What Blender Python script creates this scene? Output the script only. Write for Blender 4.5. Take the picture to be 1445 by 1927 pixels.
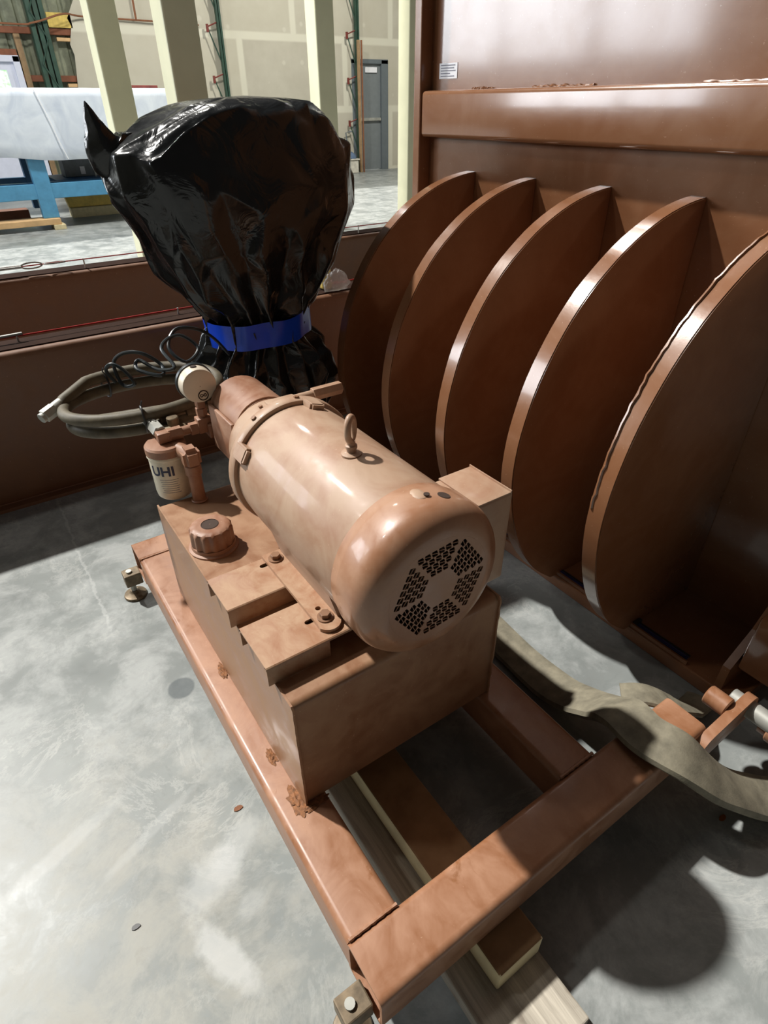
import bpy, bmesh, math, random
from mathutils import Vector, Matrix, noise

random.seed(7)
for o in list(bpy.data.objects):
    bpy.data.objects.remove(o)
SC = bpy.context.scene
COL = SC.collection
PI = math.pi

# ------------------------------------------------------------------ camera
cam_d = bpy.data.cameras.new('camera')
cam = bpy.data.objects.new('camera', cam_d)
COL.objects.link(cam)
cam_d.sensor_fit = 'HORIZONTAL'
cam_d.sensor_width = 36.0
cam_d.lens = 36.0 * 1115.98 / 1445.0
cam_d.clip_start = 0.05
yaw, pitch, roll = math.radians(55.946), math.radians(34.594), math.radians(-0.483)
fw = Vector((math.cos(yaw), math.sin(yaw), 0))
rt = Vector((math.sin(yaw), -math.cos(yaw), 0))
up = Vector((0, 0, 1))
F = fw * math.cos(pitch) - up * math.sin(pitch)
U = fw * math.sin(pitch) + up * math.cos(pitch)
R = rt * math.cos(roll) + U * math.sin(roll)
U2 = -rt * math.sin(roll) + U * math.cos(roll)
cam.matrix_world = Matrix(((R.x, U2.x, -F.x, 0), (R.y, U2.y, -F.y, 0), (R.z, U2.z, -F.z, 1.33), (0, 0, 0, 1)))
SC.camera = cam

# ------------------------------------------------------------------ world, lights, exposure
SC.view_settings.view_transform = 'Standard'
SC.view_settings.look = 'None'
SC.view_settings.gamma = 1.0
SC.view_settings.use_curve_mapping = False
SC.view_settings.exposure = 0.12
W = bpy.data.worlds.new('World')
SC.world = W
W.use_nodes = True
W.node_tree.nodes['Background'].inputs[0].default_value = (1.0, 0.97, 0.92, 1)
W.node_tree.nodes['Background'].inputs[1].default_value = 0.05


def light(name, kind, loc, target, energy, color=(1, 1, 1), **kw):
    d = bpy.data.lights.new(name, kind)
    d.energy = energy
    d.color = color
    for k, v in kw.items():
        setattr(d, k, v)
    o = bpy.data.objects.new(name, d)
    COL.objects.link(o)
    o.location = loc
    o.rotation_euler = (Vector(target) - Vector(loc)).to_track_quat('-Z', 'Y').to_euler()
    return o


light('sun', 'SUN', (-3.4, 6.9, 10), (0, 0, 0), 5.0, (1.0, 0.97, 0.92), angle=math.radians(1.8))
light('overhead_light', 'AREA', (-2.9, 3.25, 6.0), (1.6, 1.1, 1.0), 35, (1.0, 0.96, 0.9), shape='DISK', size=0.4)
light('overhead_light', 'AREA', (2.0, 7.6, 5.6), (2.4, 9.6, 0), 260, (1.0, 0.98, 0.93), shape='DISK', size=0.5)  # fill light added for the back of the hall, no fixture seen
light('overhead_light', 'AREA', (7.0, 8.8, 5.8), (7.6, 11.6, 0), 300, (1.0, 0.98, 0.9), shape='DISK', size=0.5)  # second added fill, lifts the back wall and far floor
for yc in (6.8, 8.8, 10.8):
    light('window_light', 'AREA', (-6.0, yc, 3.4), (0.0, yc - 2.0, 2.2), 190, (0.9, 0.95, 1.0), shape='RECTANGLE', size=1.55, size_y=3.0)


# ------------------------------------------------------------------ materials
def srgb(r, g, b):
    def f(c):
        c /= 255.0
        return c / 12.92 if c <= 0.04045 else ((c + 0.055) / 1.055) ** 2.4
    return (f(r), f(g), f(b), 1)


class NT:
    def __init__(self, name):
        self.m = bpy.data.materials.new(name)
        self.m.use_nodes = True
        self.t = self.m.node_tree
        self.b = self.t.nodes['Principled BSDF']
        self.tc = self.t.nodes.new('ShaderNodeTexCoord')

    def n(self, kind, **kw):
        nd = self.t.nodes.new(kind)
        for k, v in kw.items():
            setattr(nd, k, v)
        return nd

    def l(self, a, b):
        self.t.links.new(a, b)

    def noise(self, scale, detail=4, rough=0.6, dist=0.0, vec=None, stretch=None):
        nd = self.n('ShaderNodeTexNoise')
        nd.inputs['Scale'].default_value = scale
        nd.inputs['Detail'].default_value = detail
        nd.inputs['Roughness'].default_value = rough
        nd.inputs['Distortion'].default_value = dist
        v = vec or self.tc.outputs['Object']
        if stretch:
            mp = self.n('ShaderNodeMapping')
            mp.inputs['Scale'].default_value = stretch
            self.l(v, mp.inputs['Vector'])
            v = mp.outputs['Vector']
        self.l(v, nd.inputs['Vector'])
        return nd.outputs['Fac']

    def ramp(self, fac, a, b, ca=0.0, cb=1.0):
        nd = self.n('ShaderNodeMapRange')
        nd.inputs['From Min'].default_value = a
        nd.inputs['From Max'].default_value = b
        nd.inputs['To Min'].default_value = ca
        nd.inputs['To Max'].default_value = cb
        self.l(fac, nd.inputs['Value'])
        return nd.outputs['Result']

    def mix(self, fac, a, b):
        nd = self.n('ShaderNodeMix', data_type='RGBA')
        if isinstance(fac, float):
            nd.inputs['Factor'].default_value = fac
        else:
            self.l(fac, nd.inputs['Factor'])
        for i, c in (('A', a), ('B', b)):
            s = [x for x in nd.inputs if x.name == i and x.type == 'RGBA'][0]
            if isinstance(c, tuple):
                s.default_value = c
            else:
                self.l(c, s)
        return [x for x in nd.outputs if x.type == 'RGBA'][0]

    def math(self, op, a, b=None):
        nd = self.n('ShaderNodeMath', operation=op)
        for i, c in enumerate((a, b)):
            if c is None:
                continue
            if isinstance(c, (int, float)):
                nd.inputs[i].default_value = c
            else:
                self.l(c, nd.inputs[i])
        return nd.outputs[0]

    def col(self, c):
        if isinstance(c, tuple):
            self.b.inputs['Base Color'].default_value = c
        else:
            self.l(c, self.b.inputs['Base Color'])

    def rough(self, r):
        if isinstance(r, (int, float)):
            self.b.inputs['Roughness'].default_value = r
        else:
            self.l(r, self.b.inputs['Roughness'])

    def bump(self, h, strength=0.2, dist=0.002):
        nd = self.n('ShaderNodeBump')
        nd.inputs['Strength'].default_value = strength
        nd.inputs['Distance'].default_value = dist
        self.l(h, nd.inputs['Height'])
        self.l(nd.outputs['Normal'], self.b.inputs['Normal'])


def simple(name, c, rough=0.5, metal=0.0, var=0.15, scale=12, bump=0.0):
    t = NT(name)
    f = t.noise(scale, 5)
    d = tuple(x * (1 - var * 1.6) for x in c[:3]) + (1,)
    h = tuple(min(1, x * (1 + var)) for x in c[:3]) + (1,)
    t.col(t.mix(t.ramp(f, 0.3, 0.7), d, h))
    t.rough(rough)
    t.b.inputs['Metallic'].default_value = metal
    if bump:
        t.bump(t.noise(scale * 12, 3), bump)
    return t.m


def paint(name, base, dust, amt, rough=0.3, coat=0.0, rust=0.0, scale=9.0, even=False):
    """Brown enamel paint with dried-on dust smears, and a little rust bloom."""
    t = NT(name)
    f1 = t.noise(scale, 6, 0.62, 1.2)
    f2 = t.noise(scale * 3.1, 4, 0.6, 0.6, stretch=(1.0, 0.45, 1.0))
    m = t.ramp(t.math('ADD', f1, t.math('MULTIPLY', f2, 0.5)), 0.78 - amt * 0.45, 1.0 - amt * 0.2)
    c = t.mix(m, base, dust)
    if rust:
        r = t.ramp(t.noise(14, 6, 0.7, 0.8), 0.66 - rust * 0.1, 0.76 - rust * 0.1)
        c = t.mix(t.math('MULTIPLY', r, 0.75), c, srgb(122, 72, 28))
    sp = t.ramp(t.noise(170, 2, 0.5), 0.72, 0.76)
    c = t.mix(t.math('MULTIPLY', sp, 0.35), c, srgb(205, 175, 150))
    t.col(c)
    t.rough(t.ramp(m, 0, 1, rough, rough + 0.05 if even else min(0.75, rough + 0.22)))
    if coat:
        t.l(t.ramp(m, 0.0, 0.8, coat, coat * (0.9 if even else 0.25)), t.b.inputs['Coat Weight'])
        t.b.inputs['Coat Roughness'].default_value = 0.1
    t.bump(t.noise(60, 3), 0.06)
    return t.m


BROWN = (0.235, 0.098, 0.050, 1)
M = {}
M['frame'] = paint('brown_gloss_paint', (0.215, 0.092, 0.042, 1), (0.245, 0.115, 0.057, 1), 0.3, 0.21, 0.6, scale=5, even=True)
M['beam'] = paint('brown_beam_paint', (0.17, 0.076, 0.036, 1), (0.20, 0.095, 0.048, 1), 0.25, 0.45, 0.0, scale=4)
M['skid'] = paint('brown_skid_paint', (0.26, 0.112, 0.052, 1), (0.36, 0.185, 0.105, 1), 0.42, 0.33, 0.1, rust=0.35)
M['tank'] = paint('brown_tank_paint', (0.235, 0.108, 0.053, 1), (0.33, 0.185, 0.10, 1), 0.55, 0.36, 0.15, rust=0.15)
M['bracket'] = paint('smeared_bracket_paint', (0.30, 0.14, 0.07, 1), (0.40, 0.25, 0.15, 1), 0.5, 0.4, 0.2, scale=16)
M['motor'] = paint('dusty_motor_paint', (0.30, 0.145, 0.08, 1), (0.41, 0.275, 0.185, 1), 0.75, 0.34, 0.55, scale=7)
M['cowl'] = paint('glossy_cowl_paint', (0.29, 0.135, 0.07, 1), (0.36, 0.20, 0.12, 1), 0.5, 0.3, 0.5, scale=7)
M['pump'] = paint('brown_pump_paint', (0.25, 0.11, 0.06, 1), (0.34, 0.19, 0.12, 1), 0.45, 0.38)
M['dirt'] = simple('oily_dark_grime', (0.04, 0.022, 0.014, 1), 0.85)
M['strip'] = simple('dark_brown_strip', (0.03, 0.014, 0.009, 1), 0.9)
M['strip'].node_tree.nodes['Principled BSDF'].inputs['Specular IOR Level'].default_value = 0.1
M['bolt'] = simple('rusty_bolt', (0.24, 0.12, 0.06, 1), 0.5)
M['weld_rust'] = simple('rusty_weld', srgb(132, 86, 50), 0.75, 0, 0.35, 120, 0.3)
M['rust_steel'] = simple('bare_rusty_steel', srgb(120, 105, 84), 0.5, 0.4, 0.3, 40)
M['steel'] = simple('plated_steel', (0.55, 0.55, 0.52, 1), 0.35, 0.8)
M['dull_zinc'] = simple('dull_zinc', (0.42, 0.42, 0.38, 1), 0.5, 0.4)
M['cream'] = simple('cream_can', srgb(222, 213, 190), 0.45, 0, 0.12, 18)
M['gauge_cream'] = simple('cream_gauge_case', srgb(214, 202, 182), 0.4, 0, 0.06, 10)
M['navy'] = simple('navy_print', srgb(38, 44, 72), 0.5)
M['black'] = simple('black_rubber', (0.02, 0.02, 0.02, 1), 0.45)
M['hose'] = simple('dusty_hose_rubber', srgb(92, 84, 66), 0.6, 0, 0.25, 30, 0.1)
M['cable'] = simple('dark_cable', (0.02, 0.028, 0.032, 1), 0.35)
M['blue_tape'] = simple('blue_tape', srgb(20, 74, 215), 0.28, 0, 0.12, 9)
M['canvas'] = simple('grey_canvas', srgb(128, 122, 104), 0.8, 0, 0.25, 22, 0.2)
M['canvas_dark'] = simple('dark_canvas_back', (0.035, 0.035, 0.04, 1), 0.7)
M['wire_red'] = simple('red_wire', srgb(190, 30, 30), 0.4)
M['wire_blue'] = simple('blue_wire', srgb(52, 58, 110), 0.4)
M['white'] = simple('white_paper', srgb(232, 232, 236), 0.5, 0, 0.02)
M['print'] = simple('grey_print', srgb(120, 120, 135), 0.6)
M['pillar'] = simple('ivory_paint', srgb(208, 206, 176), 0.55, 0, 0.05, 3)
M['green'] = simple('green_truss_paint', srgb(36, 66, 52), 0.5, 0, 0.2)
M['red_lacing'] = simple('red_oxide_lacing', srgb(112, 46, 38), 0.6, 0, 0.2)
M['tan_post'] = simple('tan_timber', srgb(150, 122, 88), 0.7, 0, 0.15)
M['timber'] = simple('raw_timber', srgb(214, 176, 128), 0.7, 0, 0.12, 6)
M['timber_red'] = simple('red_brown_timber', srgb(128, 76, 50), 0.7, 0, 0.2, 6)
M['door_grey'] = simple('grey_door_paint', srgb(118, 124, 126), 0.45, 0, 0.05)
M['door_frame'] = simple('grey_frame_paint', srgb(100, 108, 112), 0.45, 0, 0.05)
M['white_frame'] = simple('white_door_paint', srgb(205, 208, 222), 0.5, 0, 0.03)
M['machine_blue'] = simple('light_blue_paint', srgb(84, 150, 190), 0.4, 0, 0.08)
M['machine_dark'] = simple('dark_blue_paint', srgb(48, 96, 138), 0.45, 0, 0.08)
M['grey_box'] = simple('grey_enclosure', srgb(110, 116, 120), 0.5)
M['cardboard'] = simple('cardboard', srgb(196, 150, 96), 0.8)
M['bucket_white'] = simple('white_bucket', srgb(205, 200, 186), 0.6)
M['blue_cloth'] = simple('blue_cloth', srgb(92, 112, 140), 0.8)
M['yellow'] = simple('yellow_wood', srgb(214, 186, 96), 0.6)
M['leaf'] = simple('dry_leaf', srgb(130, 84, 56), 0.8)
M['orange_bit'] = simple('rust_flake', srgb(150, 84, 26), 0.8)

# glossy black polythene
t = NT('black_polythene')
t.col(t.mix(t.ramp(t.noise(6, 3), 0.4, 0.7), (0.006, 0.007, 0.008, 1), (0.012, 0.014, 0.015, 1)))
t.rough(t.ramp(t.noise(9, 3), 0.3, 0.7, 0.12, 0.3))
t.bump(t.noise(11, 3, 0.5, 2.0), 0.3, 0.012)
M['polythene'] = t.m
# clear plastic
t = NT('clear_plastic')
t.col((0.9, 0.9, 0.9, 1))
t.rough(0.2)
t.b.inputs['Transmission Weight'].default_value = 0.7
t.b.inputs['IOR'].default_value = 1.15
M['clear'] = t.m
# white tarpaulin with creases
t = NT('white_tarpaulin')
f = t.noise(3.0, 5, 0.55, 1.0)
t.col(t.mix(t.ramp(f, 0.35, 0.65), srgb(196, 206, 222), srgb(222, 230, 240)))
t.rough(0.55)
t.bump(t.noise(3.0, 3, 0.5, 1.0), 0.15, 0.03)
M['tarp'] = t.m
# glass with trees behind (door light)
t = NT('door_glass')
t.col(t.mix(t.ramp(t.noise(5, 4), 0.4, 0.6), srgb(120, 190, 110), srgb(225, 240, 230)))
t.b.inputs['Emission Strength'].default_value = 0.9
t.l(t.mix(t.ramp(t.noise(5, 4), 0.4, 0.6), srgb(150, 215, 130), srgb(235, 250, 245)), t.b.inputs['Emission Color'])
M['daylight_glass'] = t.m
# drywall: taped joints and filler blots
t = NT('taped_drywall')
br = t.n('ShaderNodeTexBrick')
mp = t.n('ShaderNodeMapping')
mp.inputs['Rotation'].default_value = (PI / 2, 0, 0)
t.l(t.tc.outputs['Object'], mp.inputs['Vector'])
dn = t.noise(2.5, 3)
t.l(mp.outputs['Vector'], br.inputs['Vector'])
br.inputs['Scale'].default_value = 1.0
br.inputs['Brick Width'].default_value = 2.4
br.inputs['Row Height'].default_value = 1.22
br.inputs['Mortar Size'].default_value = 0.085
br.inputs['Mortar Smooth'].default_value = 0.5
br.inputs['Color1'].default_value = srgb(176, 170, 154)
br.inputs['Color2'].default_value = srgb(184, 178, 160)
br.inputs['Mortar'].default_value = srgb(206, 202, 184)
vo = t.n('ShaderNodeTexVoronoi')
vo.inputs['Scale'].default_value = 2.2
t.l(t.tc.outputs['Object'], vo.inputs['Vector'])
blot = t.ramp(vo.outputs['Distance'], 0.07, 0.12, 0.45, 0.0)
c = t.mix(blot, br.outputs['Color'], srgb(208, 204, 188))
c = t.mix(t.math('MULTIPLY', t.ramp(dn, 0.35, 0.7), 0.35), c, srgb(200, 196, 180))
t.col(c)
t.rough(0.8)
M['drywall'] = t.m
M['cladding'] = simple('weathered_cladding', srgb(128, 132, 110), 0.6, 0.0, 0.25, 5)
# timber: grey weathered plank
t = NT('weathered_plank')
g = t.noise(30, 6, 0.7, 0.5, stretch=(1, 0.06, 1))
c = t.mix(t.ramp(g, 0.3, 0.7), srgb(112, 104, 92), srgb(206, 198, 182))
c = t.mix(t.math('MULTIPLY', t.ramp(t.noise(9, 4), 0.6, 0.68), 0.5), c, srgb(90, 70, 54))
t.col(c)
t.rough(0.8)
t.bump(g, 0.4, 0.003)
M['plank'] = t.m
t = NT('overpainted_block')
c = t.mix(t.ramp(t.noise(16, 4), 0.35, 0.7), srgb(128, 98, 66), srgb(150, 118, 82))
t.col(c)
t.rough(0.7)
M['block_top'] = t.m
M['block_side'] = simple('raw_block_edge', srgb(214, 200, 160), 0.75, 0, 0.1, 20)

# concrete floor
t = NT('polished_concrete')
P = t.tc.outputs['Object']
big = t.noise(1.6, 5, 0.6, 0.3)
mid = t.noise(6.0, 7, 0.68, 0.35)
fine = t.noise(38, 5, 0.65, 0.4)
veins = t.noise(4.5, 8, 0.74, 0.6)
c = t.mix(t.ramp(big, 0.35, 0.65), (0.19, 0.205, 0.20, 1), (0.28, 0.30, 0.29, 1))
c = t.mix(t.math('MULTIPLY', t.ramp(mid, 0.45, 0.6), 0.6), c, (0.40, 0.415, 0.405, 1))
c = t.mix(t.math('MULTIPLY', t.ramp(t.noise(13, 6, 0.7, 0.6), 0.56, 0.7), 0.45), c, (0.16, 0.175, 0.17, 1))
c = t.mix(t.math('MULTIPLY', t.ramp(fine, 0.5, 0.75), 0.25), c, (0.2, 0.2, 0.19, 1))
vv = t.math('ABSOLUTE', t.math('SUBTRACT', veins, 0.5))
c = t.mix(t.math('MULTIPLY', t.ramp(vv, 0.0, 0.03, 0.35, 0.0), t.ramp(big, 0.45, 0.6)), c, (0.55, 0.55, 0.52, 1))
sx = t.n('ShaderNodeSeparateXYZ')
t.l(P, sx.inputs[0])
X, Yc = sx.outputs[0], sx.outputs[1]
wob = t.math('MULTIPLY', t.math('SUBTRACT', t.noise(22, 6, 0.7), 0.5), 1.5)


def blob(cx, cy, rx, ry, ang, soft=0.25, w=1.0):
    ca, sa = math.cos(ang), math.sin(ang)
    dx = t.math('SUBTRACT', X, cx)
    dy = t.math('SUBTRACT', Yc, cy)
    u = t.math('DIVIDE', t.math('ADD', t.math('MULTIPLY', dx, ca), t.math('MULTIPLY', dy, sa)), rx)
    v = t.math('DIVIDE', t.math('SUBTRACT', t.math('MULTIPLY', dy, ca), t.math('MULTIPLY', dx, sa)), ry)
    d = t.math('SQRT', t.math('ADD', t.math('MULTIPLY', u, u), t.math('MULTIPLY', v, v)))
    d = t.math('ADD', d, t.math('MULTIPLY', wob, w))
    return t.ramp(d, 1.0 - soft, 1.0 + soft, 1.0, 0.0)


# tan dirt zone close to the camera side, paint smears, a dark disc, saw scars
c = t.mix(t.math('MULTIPLY', t.math('MULTIPLY', blob(-0.12, 0.62, 0.33, 0.42, 0.3, 0.5), t.ramp(mid, 0.4, 0.6)), 0.45), c, (0.30, 0.28, 0.22, 1))
for (cx, cy, rx, ry, an, k) in ((0.085, 0.72, 0.075, 0.030, 0.55, 0.32), (0.025, 0.69, 0.065, 0.045, 0.4, 0.35),
                                (-0.005, 0.545, 0.026, 0.085, 0.35, 0.5), (0.075, 0.60, 0.03, 0.02, 0.3, 0.2),
                                (-0.22, 0.93, 0.14, 0.018, 0.35, 0.22), (-0.05, 0.86, 0.12, 0.012, 0.4, 0.2)):
    c = t.mix(t.math('MULTIPLY', blob(cx, cy, rx, ry, an, 0.3), k), c, (0.56, 0.57, 0.56, 1))
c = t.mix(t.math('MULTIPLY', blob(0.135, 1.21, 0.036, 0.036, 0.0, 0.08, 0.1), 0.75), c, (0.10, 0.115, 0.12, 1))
crk = t.math('ABSOLUTE', t.math('ADD', t.math('SUBTRACT', X, 0.03), t.math('MULTIPLY', wob, 0.03)))
c = t.mix(t.math('MULTIPLY', t.ramp(crk, 0.002, 0.006, 0.3, 0.0), t.ramp(Yc, 1.5, 1.6)), c, (0.55, 0.56, 0.55, 1))
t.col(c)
t.rough(t.ramp(mid, 0.3, 0.7, 0.28, 0.5))
t.b.inputs['Specular IOR Level'].default_value = 0.2
t.bump(fine, 0.05, 0.002)
M['floor'] = t.m


# ------------------------------------------------------------------ geometry helpers
def tag(o, label=None, cat=None, group=None, kind=None):
    for k, v in (('label', label), ('category', cat), ('group', group), ('kind', kind)):
        if v:
            o[k] = v
    return o


def wloc(o):
    v = Vector((0, 0, 0))
    while o:
        v += o.location
        o = o.parent
    return v


def thing(name, loc, label, cat, group=None):
    o = bpy.data.objects.new(name, None)
    COL.objects.link(o)
    o.location = loc
    o.empty_display_size = 0.05
    return tag(o, label, cat, group)


def obj(name, bm, mat, parent=None, smooth=False, loc=None, angle=35):
    """One mesh object; bm is in world coordinates, moved into the parent's frame."""
    off = wloc(parent) if parent else Vector((0, 0, 0))
    l = Vector(loc) if loc is not None else off
    bmesh.ops.translate(bm, verts=bm.verts, vec=-l)
    bmesh.ops.recalc_face_normals(bm, faces=bm.faces)
    me = bpy.data.meshes.new(name)
    if smooth:
        lim = math.radians(angle)
        for f in bm.faces:
            f.smooth = True
        for e in bm.edges:
            if len(e.link_faces) == 2 and e.calc_face_angle(0) > lim:
                e.smooth = False
    bm.to_mesh(me)
    bm.free()
    for m in (mat if isinstance(mat, (list, tuple)) else [mat]):
        me.materials.append(m)
    o = bpy.data.objects.new(name, me)
    COL.objects.link(o)
    if parent:
        o.parent = parent
        o.location = l - off
    else:
        o.location = l
    return o


def NB():
    return bmesh.new()


def box(bm, x0, x1, y0, y1, z0, z1, bev=0.0, seg=2):
    b = bmesh.new()
    bmesh.ops.create_cube(b, size=1)
    for v in b.verts:
        v.co = Vector(((x0 + x1) / 2 + v.co.x * (x1 - x0), (y0 + y1) / 2 + v.co.y * (y1 - y0), (z0 + z1) / 2 + v.co.z * (z1 - z0)))
    if bev:
        bmesh.ops.bevel(b, geom=b.edges[:], offset=bev, segments=seg, profile=0.5, affect='EDGES')
    join(bm, b)
    return bm


def join(bm, b, mtx=None):
    if mtx is not None:
        bmesh.ops.transform(b, matrix=mtx, verts=b.verts)
    me = bpy.data.meshes.new('tmp')
    b.to_mesh(me)
    b.free()
    bm.from_mesh(me)
    bpy.data.meshes.remove(me)


def frame_from(d):
    d = d.normalized()
    a = Vector((0, 0, 1)) if abs(d.z) < 0.9 else Vector((1, 0, 0))
    u = d.cross(a).normalized()
    return u, d.cross(u).normalized()


def lathe(bm, prof, origin, axis, seg=48, cap=True):
    """prof: list of (radius, distance along axis)."""
    axis = Vector(axis).normalized()
    origin = Vector(origin)
    u, v = frame_from(axis)
    rings = []
    for r, h in prof:
        if r < 1e-6:
            rings.append([bm.verts.new(origin + axis * h)])
        else:
            rings.append([bm.verts.new(origin + axis * h + (u * math.cos(2 * PI * k / seg) + v * math.sin(2 * PI * k / seg)) * r) for k in range(seg)])
    for a, b in zip(rings[:-1], rings[1:]):
        for k in range(seg):
            k2 = (k + 1) % seg
            if len(a) == 1 and len(b) == 1:
                continue
            if len(a) == 1:
                bm.faces.new((a[0], b[k], b[k2]))
            elif len(b) == 1:
                bm.faces.new((a[k], b[0], a[k2]))
            else:
                bm.faces.new((a[k], b[k], b[k2], a[k2]))
    if cap:
        for rg in (rings[0], rings[-1]):
            if len(rg) > 2:
                bm.faces.new(rg)
    return bm


def cyl(bm, p, q, r, seg=24, bev=0.0):
    p, q = Vector(p), Vector(q)
    L = (q - p).length
    prof = [(r, 0), (r, L)] if not bev else [(r - bev, 0), (r, bev), (r, L - bev), (r - bev, L)]
    return lathe(bm, prof, p, q - p, seg)


def hexbar(bm, p, q, r):
    return cyl(bm, p, q, r, 6, r * 0.08)


def smooth_path(pts, n=8, closed=False):
    P = [Vector(p) for p in pts]
    out = []
    N = len(P)
    rng = range(N if closed else N - 1)
    for i in rng:
        if closed:
            p0, p1, p2, p3 = P[i - 1], P[i], P[(i + 1) % N], P[(i + 2) % N]
        else:
            p0, p1, p2, p3 = P[max(i - 1, 0)], P[i], P[i + 1], P[min(i + 2, N - 1)]
        for k in range(n):
            s = k / n
            out.append(0.5 * ((2 * p1) + (p2 - p0) * s + (2 * p0 - 5 * p1 + 4 * p2 - p3) * s * s + (3 * p1 - p0 - 3 * p2 + p3) * s ** 3))
    if not closed:
        out.append(P[-1])
    return out


def tube(bm, path, r, seg=10, closed=False, cap=True, sec=None):
    path = [Vector(p) for p in path]
    n = len(path)
    rings = []
    u = None
    for i in range(n):
        if closed:
            d = path[(i + 1) % n] - path[i - 1]
        else:
            d = path[min(i + 1, n - 1)] - path[max(i - 1, 0)]
        if d.length < 1e-9:
            d = Vector((0, 0, 1))
        d.normalize()
        if u is None:
            u, v = frame_from(d)
        else:
            u = (u - d * u.dot(d)).normalized()
            v = d.cross(u).normalized()
        rr = r(i / max(1, n - 1)) if callable(r) else r
        rings.append([bm.verts.new(path[i] + (u * math.cos(2 * PI * k / seg) + v * math.sin(2 * PI * k / seg)) * rr) for k in range(seg)])
    for i in range(n if closed else n - 1):
        a, b = rings[i], rings[(i + 1) % n]
        for k in range(seg):
            bm.faces.new((a[k], a[(k + 1) % seg], b[(k + 1) % seg], b[k]))
    if cap and not closed:
        bm.faces.new(rings[0])
        bm.faces.new(rings[-1])
    return bm


def prism(bm, poly, mtx, depth):
    """poly in local XY extruded along +Z by depth then placed by mtx."""
    b = bmesh.new()
    lo = [b.verts.new((x, y, 0)) for x, y in poly]
    hi = [b.verts.new((x, y, depth)) for x, y in poly]
    b.faces.new(lo[::-1])
    b.faces.new(hi)
    n = len(poly)
    for i in range(n):
        b.faces.new((lo[i], lo[(i + 1) % n], hi[(i + 1) % n], hi[i]))
    join(bm, b, mtx)
    return bm


def basis(ex, ey, ez, o):
    return Matrix(((ex[0], ey[0], ez[0], o[0]), (ex[1], ey[1], ez[1], o[1]), (ex[2], ey[2], ez[2], o[2]), (0, 0, 0, 1)))


XZ = lambda y: basis((1, 0, 0), (0, 0, 1), (0, 1, 0), (0, y, 0))      # local XY -> world XZ, extruded along +y
YZ = lambda x: basis((0, 1, 0), (0, 0, 1), (1, 0, 0), (x, 0, 0))      # local XY -> world YZ, extruded along +x


def plate2d(bm, outer, holes, thick, mtx):
    """Flat plate with real holes, cut by a filled 2D curve."""
    cu = bpy.data.curves.new('tmpc', 'CURVE')
    cu.dimensions = '2D'
    cu.fill_mode = 'BOTH'
    cu.extrude = thick / 2
    for loop in [outer] + holes:
        s = cu.splines.new('POLY')
        s.points.add(len(loop) - 1)
        for p, (x, y) in zip(s.points, loop):
            p.co = (x, y, 0, 1)
        s.use_cyclic_u = True
    o = bpy.data.objects.new('tmpo', cu)
    COL.objects.link(o)
    dg = bpy.context.evaluated_depsgraph_get()
    me = bpy.data.meshes.new_from_object(o.evaluated_get(dg))
    me.transform(mtx)
    bm.from_mesh(me)
    bpy.data.objects.remove(o)
    bpy.data.curves.remove(cu)
    bpy.data.meshes.remove(me)
    return bm


def circle(cx, cy, r, n=32, a0=0.0):
    return [(cx + r * math.cos(a0 + 2 * PI * k / n), cy + r * math.sin(a0 + 2 * PI * k / n)) for k in range(n)]


def slot(cx, cy, L, w, ang=0.0, n=6):
    pts = []
    for s, a0 in ((1, -PI / 2), (-1, PI / 2)):
        for k in range(n + 1):
            a = a0 + PI * k / n
            pts.append((s * (L - w) / 2 + w / 2 * math.cos(a), w / 2 * math.sin(a)))
    ca, sa = math.cos(ang), math.sin(ang)
    return [(cx + x * ca - y * sa, cy + x * sa + y * ca) for x, y in pts]


def bolt(name, p, mat, parent, r=0.011, h=0.009, washer=True, axis=(0, 0, 1)):
    bm = NB()
    a = Vector(axis).normalized()
    p = Vector(p)
    if washer:
        cyl(bm, p, p + a * 0.003, r * 1.5, 20, 0.0006)
    hexbar(bm, p + a * 0.003, p + a * (0.003 + h), r)
    return obj(name, bm, mat, parent, True)


# ------------------------------------------------------------------ setting: floor
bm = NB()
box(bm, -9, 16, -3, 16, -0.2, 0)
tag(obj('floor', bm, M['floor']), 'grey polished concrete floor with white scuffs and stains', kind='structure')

# back wall: drywall with a torn left edge, then bare metal cladding on timber girts
WY = 13.8
bm = NB()
edge = [(2.80, 0.0), (2.83, 0.6), (2.80, 1.2), (2.83, 1.6), (2.9, 2.05), (2.87, 2.2), (2.96, 2.45), (2.92, 2.55), (3.12, 2.85), (3.08, 3.3), (3.2, 4.4)]
dl, dr, dt = 8.58, 9.50, 2.1
poly = edge + [(15.5, 4.4), (15.5, 0), (dr, 0), (dr, dt), (dl, dt), (dl, 0)]
prism(bm, poly, XZ(WY), 0.02)
wall = obj('wall_back', bm, M['drywall'])
tag(wall, 'unpainted drywall back wall with taped joints', kind='structure')
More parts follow.
